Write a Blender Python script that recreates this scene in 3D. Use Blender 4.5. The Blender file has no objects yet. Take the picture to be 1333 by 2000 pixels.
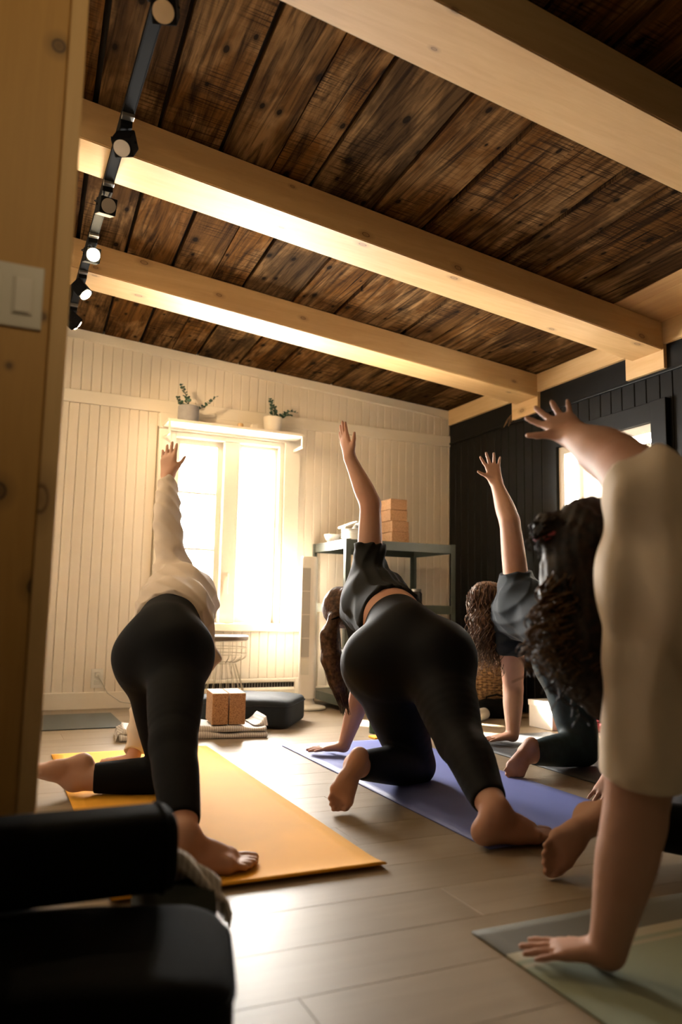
import bpy, bmesh, math, random
import numpy as np
from mathutils import Vector, Matrix

random.seed(7)
rng = np.random.default_rng(11)
scn = bpy.context.scene
COL = scn.collection
pi = math.pi

# ------------------------------------------------------------------ camera
F_PX, YAW, PITCH, ROLL, EYE = 1504.8, 24.26, 7.06, 1.11, 0.65
cam_d = bpy.data.cameras.new('camera')
cam = bpy.data.objects.new('camera', cam_d)
COL.objects.link(cam)
cam_d.sensor_fit = 'VERTICAL'
cam_d.sensor_height = 36.0
cam_d.sensor_width = 24.0
cam_d.lens = F_PX / 2000.0 * 36.0
cam_d.clip_start = 0.02
_y, _p, _r = map(math.radians, (YAW, PITCH, ROLL))
_f = Vector((math.sin(_y) * math.cos(_p), math.cos(_y) * math.cos(_p), math.sin(_p)))
_rt = Vector((math.cos(_y), -math.sin(_y), 0))
_up = _rt.cross(_f)
_R = _rt * math.cos(_r) + _up * math.sin(_r)
_U = _up * math.cos(_r) - _rt * math.sin(_r)
cam.matrix_world = Matrix(((_R.x, _U.x, -_f.x, 0), (_R.y, _U.y, -_f.y, 0), (_R.z, _U.z, -_f.z, EYE), (0, 0, 0, 1)))
cam_d.dof.use_dof = True
cam_d.dof.focus_distance = 3.1
cam_d.dof.aperture_fstop = 2.2
scn.camera = cam

# ------------------------------------------------------------------ view, world, sun, daylight
scn.view_settings.view_transform = 'Standard'
scn.view_settings.look = 'None'
scn.view_settings.gamma = 1.0
scn.view_settings.use_curve_mapping = False
scn.view_settings.exposure = 2.55
scn.cycles.use_denoising = True
scn.cycles.max_bounces = 8
scn.cycles.diffuse_bounces = 2
scn.cycles.sample_clamp_indirect = 8.0

world = bpy.data.worlds.new('world')
scn.world = world
world.use_nodes = True
bg = world.node_tree.nodes['Background']
bg.inputs['Color'].default_value = (1.0, 0.955, 0.89, 1)
bg.inputs['Strength'].default_value = 18.0

def link_light(name, data, loc, direction):
    o = bpy.data.objects.new(name, data)
    COL.objects.link(o)
    o.location = loc
    o.rotation_euler = Vector(direction).to_track_quat('-Z', 'Y').to_euler()
    return o

sun_d = bpy.data.lights.new('sun', 'SUN')
sun_d.energy = 38.0
sun_d.angle = math.radians(2.5)
sun_d.color = (1.0, 0.90, 0.76)
link_light('sun', sun_d, (0, 9, 5), (0.50, -0.72, -0.48))

for nm, loc, dr, sx, sy in (('window_portal', (1.43, 5.17, 1.17), (0, -1, 0), 0.8, 1.3),
                            ('side_window_portal', (3.32, 3.40, 1.33), (-1, 0, 0), 0.85, 0.85)):
    a = bpy.data.lights.new(nm, 'AREA')
    a.shape = 'RECTANGLE'
    a.size, a.size_y = sx, sy
    a.cycles.is_portal = True
    link_light(nm, a, loc, dr)

SPOT_W = 3.5
# ------------------------------------------------------------------ room constants
WY, XR = 5.06, 3.205          # back wall plane, right wall plane
SLOPE = 0.07
def zb(x):                    # underside of the beams
    return 2.04 + SLOPE * (3.244 - x)
def zc(x):                    # underside of the ceiling boards
    return zb(x) + 0.15

# ------------------------------------------------------------------ object helpers
def tag(o, label=None, cat=None, group=None, kind=None):
    if label: o['label'] = label
    if cat: o['category'] = cat
    if group: o['group'] = group
    if kind: o['kind'] = kind
    return o

def adopt(o, parent):
    if parent is not None:
        o.parent = parent
        o.matrix_parent_inverse = parent.matrix_basis.inverted() if parent.parent is None else \
            (parent.parent.matrix_basis @ parent.matrix_parent_inverse @ parent.matrix_basis).inverted()
    return o

def thing(name, loc, label, cat, group=None):
    o = bpy.data.objects.new(name, None)
    o.empty_display_size = 0.05
    COL.objects.link(o)
    o.location = loc
    return tag(o, label, cat, group)

def obj(name, me, mat=None, parent=None, loc=None, rot=None):
    o = bpy.data.objects.new(name, me)
    COL.objects.link(o)
    if loc is not None: o.location = loc
    if rot is not None: o.rotation_euler = rot
    if mat is not None and len(me.materials) == 0: me.materials.append(mat)
    return adopt(o, parent)

def smooth(me):
    me.polygons.foreach_set('use_smooth', np.ones(len(me.polygons), dtype=bool))

def mesh_np(name, V, F4, sm=True):
    V = np.asarray(V, dtype=np.float32); F4 = np.asarray(F4, dtype=np.int32)
    me = bpy.data.meshes.new(name)
    me.vertices.add(len(V)); me.vertices.foreach_set('co', V.ravel())
    n = F4.shape[1]
    me.loops.add(F4.size); me.loops.foreach_set('vertex_index', F4.ravel())
    me.polygons.add(len(F4))
    me.polygons.foreach_set('loop_start', np.arange(0, F4.size, n, dtype=np.int32))
    me.polygons.foreach_set('loop_total', np.full(len(F4), n, dtype=np.int32))
    if sm: me.polygons.foreach_set('use_smooth', np.ones(len(F4), dtype=bool))
    me.update(calc_edges=True); me.validate()
    return me

class MB:
    """collects simple solids into one mesh"""
    def __init__(s): s.bm = bmesh.new()
    def hexa(s, p):           # 8 points: bottom 4 (ccw), top 4
        v = [s.bm.verts.new(q) for q in p]
        for f in ((3, 2, 1, 0), (4, 5, 6, 7), (0, 1, 5, 4), (1, 2, 6, 5), (2, 3, 7, 6), (3, 0, 4, 7)):
            s.bm.faces.new([v[i] for i in f])
        return v
    def box(s, a, b, bev=0.0, M=None, seg=2):
        x0, y0, z0 = a; x1, y1, z1 = b
        v = s.hexa([(x0, y0, z0), (x1, y0, z0), (x1, y1, z0), (x0, y1, z0), (x0, y0, z1), (x1, y0, z1), (x1, y1, z1), (x0, y1, z1)])
        if bev > 0:
            es = list({e for q in v for e in q.link_edges})
            r = bmesh.ops.bevel(s.bm, geom=es, offset=bev, segments=seg, affect='EDGES', profile=0.5)
            v = list({q for q in r['verts']} | {q for q in v if q.is_valid})
        if M is not None:
            bmesh.ops.transform(s.bm, matrix=M, verts=v)
        return s
    def tube(s, pts, r, n=8, cap=True, closed=False):
        pts = [Vector(p) for p in pts]; m = len(pts)
        rs = r if isinstance(r, (list, tuple)) else [r] * m
        rings = []; up = None
        for i, p in enumerate(pts):
            a = pts[i - 1] if (i > 0 or closed) else p
            b = pts[(i + 1) % m] if (i < m - 1 or closed) else p
            t = (b - a).normalized()
            if up is None:
                up = Vector((0, 0, 1)) if abs(t.z) < 0.9 else Vector((1, 0, 0))
            u = (up - t * up.dot(t)).normalized(); w = t.cross(u); up = u
            rings.append([s.bm.verts.new(p + (u * math.cos(2 * pi * k / n) + w * math.sin(2 * pi * k / n)) * rs[i]) for k in range(n)])
        for i in range(m if closed else m - 1):
            A, B = rings[i], rings[(i + 1) % m]
            for k in range(n):
                s.bm.faces.new((A[k], A[(k + 1) % n], B[(k + 1) % n], B[k]))
        if cap and not closed:
            s.bm.faces.new(rings[0][::-1]); s.bm.faces.new(rings[-1])
        return s
    def lathe(s, prof, c=(0, 0, 0), n=32, sx=1.0, sy=1.0, M=None):
        rings = []; new = []
        for r, z in prof:
            ring = [s.bm.verts.new((c[0] + r * sx * math.cos(2 * pi * k / n), c[1] + r * sy * math.sin(2 * pi * k / n), c[2] + z)) for k in range(n)]
            rings.append(ring); new += ring
        for A, B in zip(rings, rings[1:]):
            for k in range(n):
                s.bm.faces.new((A[k], A[(k + 1) % n], B[(k + 1) % n], B[k]))
        s.bm.faces.new(rings[0][::-1]); s.bm.faces.new(rings[-1])
        if M is not None: bmesh.ops.transform(s.bm, matrix=M, verts=new)
        return s
    def prism(s, prof, d0, d1, axis):   # polygon profile extruded along an axis index
        def P(u, v, d):
            q = [u, v]; q.insert(axis, d); return q
        A = [s.bm.verts.new(P(u, v, d0)) for u, v in prof]
        B = [s.bm.verts.new(P(u, v, d1)) for u, v in prof]
        n = len(prof)
        for k in range(n): s.bm.faces.new((A[k], A[(k + 1) % n], B[(k + 1) % n], B[k]))
        s.bm.faces.new(A[::-1]); s.bm.faces.new(B)
        return s
    def mesh(s, name, sm=False, angle=None):
        bmesh.ops.recalc_face_normals(s.bm, faces=s.bm.faces)
        me = bpy.data.meshes.new(name)
        s.bm.to_mesh(me); s.bm.free()
        if sm: smooth(me)
        if angle is not None:
            smooth(me)
            try: me.set_sharp_from_angle(angle=math.radians(angle))
            except Exception: pass
        return me
    def build(s, name, mat, parent=None, sm=False, angle=None, loc=None, rot=None):
        return obj(name, s.mesh(name, sm, angle), mat, parent, loc, rot)

# ------------------------------------------------------------------ material helpers
class NT:
    def __init__(s, name):
        s.m = bpy.data.materials.new(name); s.m.use_nodes = True
        s.t = s.m.node_tree; s.b = s.t.nodes['Principled BSDF']; s.out = s.t.nodes['Material Output']
    def n(s, typ, **kw):
        o = s.t.nodes.new(typ)
        for k, v in kw.items():
            if k.startswith('i_'):
                key = k[2:].replace('_', ' ')
                o.inputs[key].default_value = v
            else: setattr(o, k, v)
        return o
    def l(s, a, b): s.t.links.new(a, b)
    def ramp(s, fac, stops):
        r = s.n('ShaderNodeValToRGB'); e = r.color_ramp.elements
        while len(e) < len(stops): e.new(0.5)
        for q, (p, c) in zip(e, stops): q.position = p; q.color = (*c, 1) if len(c) == 3 else c
        s.l(fac, r.inputs['Fac']); return r.outputs['Color']
    def coords(s, scale=(1, 1, 1), rnd=0.0, kind='Object'):
        tc = s.n('ShaderNodeTexCoord'); mp = s.n('ShaderNodeMapping'); mp.inputs['Scale'].default_value = scale
        if rnd:
            oi = s.n('ShaderNodeObjectInfo'); mu = s.n('ShaderNodeMath', operation='MULTIPLY'); mu.inputs[1].default_value = rnd
            s.l(oi.outputs['Random'], mu.inputs[0])
            cx = s.n('ShaderNodeCombineXYZ')
            for k in range(3): s.l(mu.outputs[0], cx.inputs[k])
            s.l(cx.outputs[0], mp.inputs['Location'])
        s.l(tc.outputs[kind], mp.inputs['Vector']); return mp.outputs['Vector']
    def noise(s, vec, scale, detail=4, rough=0.55, dist=0.0):
        o = s.n('ShaderNodeTexNoise'); o.inputs['Scale'].default_value = scale; o.inputs['Detail'].default_value = detail
        o.inputs['Roughness'].default_value = rough; o.inputs['Distortion'].default_value = dist
        s.l(vec, o.inputs['Vector']); return o.outputs['Fac']
    def mix(s, fac, a, b, mode='MIX'):
        o = s.n('ShaderNodeMix', data_type='RGBA', blend_type=mode)
        for sock, v in ((o.inputs['Factor'], fac), (o.inputs['A'] if False else o.inputs[6], a), (o.inputs[7], b)):
            if isinstance(v, (int, float)): sock.default_value = v
            elif isinstance(v, tuple): sock.default_value = (*v, 1) if len(v) == 3 else v
            else: s.l(v, sock)
        return o.outputs[2]
    def math(s, op, a, b=0.0):
        o = s.n('ShaderNodeMath', operation=op)
        for k, v in ((0, a), (1, b)):
            if isinstance(v, (int, float)): o.inputs[k].default_value = v
            else: s.l(v, o.inputs[k])
        return o.outputs[0]
    def col(s, c):
        if isinstance(c, tuple): s.b.inputs['Base Color'].default_value = (*c, 1)
        else: s.l(c, s.b.inputs['Base Color'])
        return s
    def bump(s, h, strength=0.2, dist=0.01):
        o = s.n('ShaderNodeBump'); o.inputs['Strength'].default_value = strength; o.inputs['Distance'].default_value = dist
        s.l(h, o.inputs['Height']); s.l(o.outputs['Normal'], s.b.inputs['Normal']); return s
    def set(s, **kw):
        for k, v in kw.items(): s.b.inputs[k.replace('_', ' ')].default_value = v
        return s

def plain(name, c, rough=0.6, metal=0.0, var=0.12, nscale=8.0, bump=0.0, bscale=60.0, spec=0.5, sheen=0.0):
    t = NT(name); v = t.coords()
    f = t.noise(v, nscale, 3)
    lo = tuple(q * (1 - var) for q in c); hi = tuple(min(1, q * (1 + var)) for q in c)
    t.col(t.ramp(f, [(0.3, lo), (0.7, hi)])).set(Roughness=rough, Metallic=metal)
    t.b.inputs['Specular IOR Level'].default_value = spec
    if sheen: t.b.inputs['Sheen Weight'].default_value = sheen
    if bump: t.bump(t.noise(v, bscale, 3), bump, 0.004)
    return t.m

def pine(name, c_lo, c_hi, axis, knot=(0.10, 0.04, 0.012), rough=0.55, knot_scale=2.0, knot_amount=0.62, rnd=3.0, stain=None, knots=None):
    """softwood with grain along one axis and scattered knots"""
    t = NT(name)
    sg = [9.0, 9.0, 9.0]; sg[axis] = 0.55
    v = t.coords(tuple(sg), rnd)
    fine = t.noise(v, 5.0, 6, 0.62, 0.8)
    broad = t.noise(t.coords(tuple(q * 0.35 for q in sg), rnd), 2.0, 3, 0.5, 1.2)
    g = t.math('ADD', t.math('MULTIPLY', broad, 0.5), t.math('MULTIPLY', fine, 0.5))
    c = t.ramp(g, [(0.3, c_lo), (0.68, c_hi)])
    tc = t.n('ShaderNodeTexCoord'); sx = t.n('ShaderNodeSeparateXYZ'); t.l(tc.outputs['Object'], sx.inputs[0])
    o1, o2 = [k for k in range(3) if k != axis]
    kv = t.n('ShaderNodeCombineXYZ')
    uu = t.math('MULTIPLY', sx.outputs[axis], knot_scale); vv = t.math('MULTIPLY', t.math('ADD', sx.outputs[o1], sx.outputs[o2]), knot_scale * 2.0)
    if rnd:
        oi = t.n('ShaderNodeObjectInfo'); uu = t.math('ADD', uu, t.math('MULTIPLY', oi.outputs['Random'], 37.0))
    t.l(uu, kv.inputs[0]); t.l(vv, kv.inputs[1])
    vo = t.n('ShaderNodeTexVoronoi', feature='F1', voronoi_dimensions='2D'); vo.inputs['Scale'].default_value = 1.0; vo.inputs['Randomness'].default_value = 1.0
    t.l(kv.outputs[0], vo.inputs['Vector'])
    sp = t.n('ShaderNodeSeparateColor'); t.l(vo.outputs['Color'], sp.inputs[0])
    on = t.math('GREATER_THAN', sp.outputs[0], knot_amount)
    d = t.ramp(t.math('DIVIDE', vo.outputs['Distance'], t.math('ADD', t.math('MULTIPLY', sp.outputs[1], 0.9), 0.35)), [(0.0, (0.55, 0.55, 0.55)), (0.030, (0.40, 0.40, 0.40)), (0.037, (0.95, 0.95, 0.95)), (0.050, (0.30, 0.30, 0.30)), (0.12, (0, 0, 0))])
    kf = t.math('MULTIPLY', d, on)
    c = t.mix(kf, c, knot)
    for ku, kv_, kr in (knots or ()):
        dx = t.math('SUBTRACT', sx.outputs[o1 if axis == 2 else axis], ku); dz = t.math('SUBTRACT', sx.outputs[2], kv_)
        dd = t.math('SQRT', t.math('ADD', t.math('MULTIPLY', dx, dx), t.math('MULTIPLY', t.math('MULTIPLY', dz, dz), 0.8)))
        c = t.mix(t.ramp(t.math('DIVIDE', dd, kr * 4), [(0.0, (0.75, 0.75, 0.75)), (0.16, (0.65, 0.65, 0.65)), (0.21, (1, 1, 1)), (0.27, (0.35, 0.35, 0.35)), (0.6, (0, 0, 0))]), c, knot)
    if stain is not None:
        c = t.mix(t.ramp(t.noise(t.coords((1.2, 1.2, 1.2), rnd), 1.6, 3), [(0.45, (0, 0, 0)), (0.75, (0.5, 0.5, 0.5))]), c, stain)
    t.col(c).set(Roughness=rough); t.bump(fine, 0.12, 0.003)
    return t.m

def emissive(name, c, strength):
    t = NT(name); t.col(c); t.b.inputs['Emission Color'].default_value = (*c, 1); t.b.inputs['Emission Strength'].default_value = strength
    return t.m

M = {}
KNOTS = ((0.047, 1.674, 0.013), (-0.0005, 0.835, 0.015), (0.070, 0.675, 0.014), (-0.020, 0.607, 0.012), (0.052, 1.152, 0.006), (0.003, 1.055, 0.005))
M['pine_beam'] = pine('pine_beam', (0.56, 0.335, 0.135), (0.70, 0.465, 0.215), 0, rnd=0.0, knot_amount=0.35, knot_scale=2.6)
M['pine_trim'] = pine('pine_trim', (0.62, 0.38, 0.16), (0.76, 0.52, 0.26), 1, knot_amount=0.75)
M['pine_deck'] = pine('pine_deck', (0.46, 0.24, 0.08), (0.62, 0.36, 0.14), 1)
M['pine_post'] = pine('pine_post', (0.50, 0.27, 0.065), (0.64, 0.37, 0.10), 2, knot=(0.035, 0.013, 0.005), knot_scale=1.7, knot_amount=0.95, knots=KNOTS)
M['pine_edge'] = pine('pine_edge', (0.68, 0.44, 0.18), (0.80, 0.54, 0.24), 2, knot_amount=0.8)
M['white_paint'] = plain('white_paint', (0.80, 0.70, 0.56), 0.5, var=0.03, nscale=3, bump=0.03, bscale=40)
M['white_trim'] = plain('white_trim', (0.82, 0.73, 0.59), 0.42, var=0.03, nscale=3)
M['black_paint'] = plain('black_paint', (0.0028, 0.0028, 0.0025), 0.45, var=0.25, nscale=6, bump=0.08, bscale=25, spec=0.22)
M['plaster'] = plain('plaster', (0.16, 0.115, 0.065), 0.8, var=0.05)
M['white_plastic'] = plain('white_plastic', (0.78, 0.73, 0.64), 0.35, var=0.02)
M['plate_plastic'] = plain('plate_plastic', (0.70, 0.66, 0.56), 0.35, var=0.02)
M['white_ceramic'] = plain('white_ceramic', (0.82, 0.80, 0.75), 0.15, var=0.02)
M['black_metal'] = plain('black_metal', (0.005, 0.005, 0.005), 0.75, metal=0.0, var=0.1, spec=0.08)
M['grey_metal'] = plain('grey_metal', (0.35, 0.34, 0.31), 0.3, metal=0.8, var=0.05)
M['rack_metal'] = plain('rack_metal', (0.055, 0.065, 0.05), 0.35, metal=0.0, var=0.1)
M['rack_board'] = plain('rack_board', (0.09, 0.075, 0.05), 0.7, var=0.15)
M['wire'] = plain('wire', (0.55, 0.47, 0.33), 0.35, metal=0.4, var=0.03)
M['dark_wood'] = pine('dark_wood', (0.09, 0.06, 0.035), (0.15, 0.10, 0.06), 0, knot_amount=0.99)
M['slate_fabric'] = plain('slate_fabric', (0.014, 0.018, 0.021), 0.75, var=0.15, bump=0.2, bscale=300, spec=0.3)
M['black_fabric'] = plain('black_fabric', (0.0025, 0.0025, 0.002), 0.9, var=0.2, bump=0.2, bscale=250, spec=0.1)
M['olive_fabric'] = plain('olive_fabric', (0.05, 0.055, 0.045), 0.9, var=0.2, bump=0.2, bscale=250)
M['concrete'] = plain('concrete', (0.28, 0.26, 0.25), 0.8, var=0.1, nscale=30)
M['eucalyptus'] = plain('eucalyptus', (0.03, 0.075, 0.045), 0.55, var=0.4, nscale=40)
M['stem_green'] = plain('stem_green', (0.05, 0.05, 0.025), 0.6)
M['dark_gap'] = plain('dark_gap', (0.015, 0.010, 0.006), 0.9)
M['cord'] = plain('cord', (0.5, 0.45, 0.36), 0.5)
M['red_fabric'] = plain('red_fabric', (0.42, 0.07, 0.09), 0.8)
M['glass_dark'] = plain('glass_dark', (0.03, 0.03, 0.03), 0.2)

def deck_mat():
    t = NT('deck_board')
    oi = t.n('ShaderNodeObjectInfo')
    g = t.noise(t.coords((11, 0.55, 11), 17.0), 3.0, 6, 0.65, 0.9)
    crack = t.noise(t.coords((26, 0.35, 26), 23.0), 2.0, 2, 0.5, 1.5)
    saw = t.noise(t.coords((1.6, 55.0, 1.0), 17.0), 2.6, 3, 0.6)
    sawmask = t.noise(t.coords((2.5, 1.2, 2.5), 41.0), 1.6, 2)
    blot = t.noise(t.coords((2.6, 1.0, 2.6), 31.0), 2.2, 4, 0.6, 0.5)
    base = t.ramp(oi.outputs['Random'], [(0.0, (0.055, 0.022, 0.006)), (0.2, (0.10, 0.052, 0.019)), (0.4, (0.16, 0.068, 0.014)), (0.6, (0.09, 0.053, 0.023)), (0.8, (0.19, 0.082, 0.017)), (1.0, (0.085, 0.050, 0.022))])
    c = t.mix(t.ramp(blot, [(0.46, (0, 0, 0)), (0.64, (0.85, 0.85, 0.85))]), base, (0.34, 0.20, 0.085))
    c = t.mix(t.ramp(g, [(0.36, (0.9, 0.9, 0.9)), (0.60, (0, 0, 0))]), c, (0.016, 0.007, 0.0025))
    c = t.mix(t.math('MULTIPLY', t.ramp(saw, [(0.50, (0, 0, 0)), (0.60, (0.8, 0.8, 0.8))]), t.ramp(sawmask, [(0.45, (0, 0, 0)), (0.6, (1, 1, 1))])), c, (0.014, 0.006, 0.003))
    c = t.mix(t.ramp(crack, [(0.27, (0.95, 0.95, 0.95)), (0.30, (0, 0, 0))]), c, (0.008, 0.004, 0.002))
    tc = t.n('ShaderNodeTexCoord'); sx = t.n('ShaderNodeSeparateXYZ'); t.l(tc.outputs['Object'], sx.inputs[0])
    kv = t.n('ShaderNodeCombineXYZ'); t.l(t.math('MULTIPLY', sx.outputs[0], 6.5), kv.inputs[0]); t.l(t.math('ADD', t.math('MULTIPLY', sx.outputs[1], 3.2), t.math('MULTIPLY', oi.outputs['Random'], 31.0)), kv.inputs[1])
    vo = t.n('ShaderNodeTexVoronoi', feature='F1', voronoi_dimensions='2D'); vo.inputs['Scale'].default_value = 1.0
    t.l(kv.outputs[0], vo.inputs['Vector'])
    sp = t.n('ShaderNodeSeparateColor'); t.l(vo.outputs['Color'], sp.inputs[0])
    kd = t.math('DIVIDE', vo.outputs['Distance'], t.math('ADD', t.math('MULTIPLY', sp.outputs[1], 0.9), 0.4))
    c = t.mix(t.ramp(kd, [(0.05, (0.95, 0.95, 0.95)), (0.065, (0.55, 0.55, 0.55)), (0.14, (0, 0, 0))]), c, (0.010, 0.005, 0.002))
    c = t.mix(1.0, c, (0.70, 0.66, 0.60), 'MULTIPLY')
    t.col(c).set(Roughness=1.0); t.b.inputs['Specular IOR Level'].default_value = 0.04
    t.bump(t.math('ADD', t.math('MULTIPLY', saw, 0.5), g), 0.4, 0.006)
    return t.m
M['deck'] = deck_mat()

def floor_mat():
    t = NT('floor_plank')
    oi = t.n('ShaderNodeObjectInfo')
    v = t.coords((0.8, 9, 9), 13.0)
    g = t.noise(v, 3.0, 5, 0.6, 0.8)
    base = t.ramp(oi.outputs['Random'], [(0.0, (0.25, 0.185, 0.115)), (0.5, (0.28, 0.21, 0.135)), (1.0, (0.31, 0.235, 0.155))])
    c = t.mix(t.ramp(g, [(0.35, (0.4, 0.4, 0.4)), (0.62, (0, 0, 0))]), base, (0.20, 0.145, 0.088))
    t.col(c).set(Roughness=0.44); t.b.inputs['Specular IOR Level'].default_value = 0.4
    t.bump(g, 0.05, 0.002)
    return t.m
M['floor'] = floor_mat()

def cork_mat():
    t = NT('cork'); v = t.coords((1, 1, 1), 5.0)
    a = t.noise(v, 180.0, 3, 0.7); b = t.noise(v, 45.0, 2)
    c = t.ramp(a, [(0.35, (0.22, 0.10, 0.04)), (0.5, (0.42, 0.225, 0.10)), (0.7, (0.52, 0.30, 0.15))])
    t.col(t.mix(t.ramp(b, [(0.6, (0, 0, 0)), (0.75, (0.5, 0.5, 0.5))]), c, (0.2, 0.09, 0.04))).set(Roughness=0.8)
    return t.m
M['cork'] = cork_mat()

def wicker_mat():
    t = NT('wicker'); v = t.coords()
    a = t.noise(v, 60.0, 3, 0.6)
    t.col(t.ramp(a, [(0.35, (0.10, 0.05, 0.018)), (0.65, (0.30, 0.17, 0.065))])).set(Roughness=0.75)
    return t.m
M['wicker'] = wicker_mat()

def mat_mat(name, c, var=0.06, stripes=None, rough=0.55):
    t = NT(name); v = t.coords()
    n = t.noise(v, 400.0, 2); big = t.noise(v, 3.0, 3)
    lo = tuple(q * (1 - var) for q in c); hi = tuple(q * (1 + var) for q in c)
    col = t.ramp(big, [(0.3, lo), (0.7, hi)])
    if stripes:
        tc = t.n('ShaderNodeTexCoord'); sx = t.n('ShaderNodeSeparateXYZ'); t.l(tc.outputs['Object'], sx.inputs[0])
        for y0, y1, cc in stripes:
            f = t.math('MULTIPLY', t.math('GREATER_THAN', sx.outputs[1], y0), t.math('LESS_THAN', sx.outputs[1], y1))
            col = t.mix(f, col, cc)
    t.col(col).set(Roughness=rough); t.b.inputs['Specular IOR Level'].default_value = 0.35
    t.bump(n, 0.25, 0.002)
    return t.m
M['mat_orange'] = mat_mat('mat_orange', (0.86, 0.40, 0.025), rough=0.8)
M['mat_blue'] = mat_mat('mat_blue', (0.165, 0.195, 0.47))
M['mat_charcoal'] = mat_mat('mat_charcoal', (0.055, 0.057, 0.06), rough=0.6)
M['mat_green'] = mat_mat('mat_green', (0.30, 0.33, 0.235), rough=0.8, stripes=((1.275, 2.0, (0.155, 0.150, 0.125)), (1.243, 1.275, (0.46, 0.42, 0.31)), (1.215, 1.228, (0.42, 0.38, 0.28))))
M['mat_grey'] = mat_mat('mat_grey', (0.075, 0.08, 0.07))

def blanket_mat():
    t = NT('striped_blanket'); v = t.coords((26, 1, 1), 0)
    w = t.n('ShaderNodeTexWave', wave_type='BANDS', bands_direction='X'); w.inputs['Scale'].default_value = 1.1; w.inputs['Distortion'].default_value = 1.2
    w.inputs['Detail'].default_value = 2
    t.l(v, w.inputs['Vector'])
    n = t.noise(t.coords((90, 4, 30)), 2.0, 3)
    c = t.ramp(t.math('ADD', t.math('MULTIPLY', w.outputs['Fac'], 0.5), t.math('MULTIPLY', n, 0.5)), [(0.28, (0.46, 0.41, 0.37)), (0.45, (0.62, 0.57, 0.52)), (0.7, (0.70, 0.66, 0.60))])
    t.col(c).set(Roughness=0.9); t.bump(t.noise(t.coords(), 350, 2), 0.3, 0.003)
    return t.m
M['blanket'] = blanket_mat()

def skin_mat(name, c, red=(0.45, 0.14, 0.07)):
    t = NT(name); v = t.coords()
    a = t.noise(v, 7.0, 4); b = t.noise(v, 90.0, 3)
    col = t.mix(t.ramp(a, [(0.45, (0, 0, 0)), (0.75, (0.35, 0.35, 0.35))]), c, red)
    t.col(col).set(Roughness=0.6); t.b.inputs['Specular IOR Level'].default_value = 0.3
    t.bump(b, 0.06, 0.002)
    return t.m
M['skin_a'] = skin_mat('skin_a', (0.50, 0.28, 0.185))
M['skin_b'] = skin_mat('skin_b', (0.52, 0.29, 0.20))
M['skin_c'] = skin_mat('skin_c', (0.57, 0.34, 0.24))
M['skin_d'] = skin_mat('skin_d', (0.53, 0.30, 0.21))
M['leggings_black'] = plain('leggings_black', (0.0035, 0.0035, 0.004), 0.8, var=0.15, bump=0.1, bscale=400, spec=0.12)
M['leggings_charcoal'] = plain('leggings_charcoal', (0.0045, 0.0048, 0.006), 0.7, var=0.15, bump=0.1, bscale=400, spec=0.15)
M['leggings_teal'] = plain('leggings_teal', (0.028, 0.046, 0.050), 0.6, var=0.35, nscale=14, spec=0.25)
M['shirt_black'] = plain('shirt_black', (0.009, 0.0095, 0.009), 0.8, var=0.15, spec=0.2)
M['shirt_navy'] = plain('shirt_navy', (0.010, 0.014, 0.018), 0.8, var=0.15, spec=0.2)
M['shirt_cream'] = plain('shirt_cream', (0.76, 0.62, 0.46), 0.85, var=0.04, sheen=0.1)
M['shirt_beige'] = plain('shirt_beige', (0.58, 0.47, 0.36), 0.85, var=0.05, sheen=0.1)
def hair_mat(name, lo, hi):
    t = NT(name); v = t.coords()
    t.col(t.ramp(t.noise(v, 55.0, 3), [(0.35, lo), (0.7, hi)])).set(Roughness=0.6); t.b.inputs['Specular IOR Level'].default_value = 0.25
    return t.m
M['hair_brown'] = hair_mat('hair_brown', (0.035, 0.016, 0.008), (0.13, 0.065, 0.03))
M['hair_light'] = hair_mat('hair_light', (0.06, 0.03, 0.015), (0.20, 0.11, 0.055))
M['hair_auburn'] = hair_mat('hair_auburn', (0.05, 0.024, 0.008), (0.17, 0.085, 0.028))
M['hair_dark'] = hair_mat('hair_dark', (0.006, 0.004, 0.003), (0.03, 0.016, 0.007))
M['bulb'] = emissive('bulb', (1.0, 0.78, 0.45), 60.0)
M['lens'] = plain('lens', (0.45, 0.40, 0.34), 0.15, metal=0.5)
def glass_mat():
    t = NT('window_glass')
    tr = t.n('ShaderNodeBsdfTransparent'); gl = t.n('ShaderNodeBsdfGlossy'); gl.inputs['Roughness'].default_value = 0.02
    lw = t.n('ShaderNodeFresnel'); lw.inputs['IOR'].default_value = 1.3
    mx = t.n('ShaderNodeMixShader'); t.l(lw.outputs[0], mx.inputs[0]); t.l(tr.outputs[0], mx.inputs[1]); t.l(gl.outputs[0], mx.inputs[2])
    t.l(mx.outputs[0], t.out.inputs['Surface'])
    return t.m
M['glass'] = glass_mat()
def sheer_mat():
    t = NT('sheer_curtain')
    d = t.n('ShaderNodeBsdfDiffuse'); d.inputs['Color'].default_value = (0.60, 0.54, 0.44, 1)
    tl = t.n('ShaderNodeBsdfTranslucent'); tl.inputs['Color'].default_value = (0.16, 0.14, 0.11, 1)
    mx = t.n('ShaderNodeMixShader'); mx.inputs[0].default_value = 0.4
    t.l(d.outputs[0], mx.inputs[1]); t.l(tl.outputs[0], mx.inputs[2]); t.l(mx.outputs[0], t.out.inputs['Surface'])
    return t.m
M['sheer'] = sheer_mat()


# ================================================================== STRUCTURE
FRONT_Y, SIDE_X = -1.6, -1.7
def struct(o, label):
    return tag(o, label, None, None, 'structure')

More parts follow.
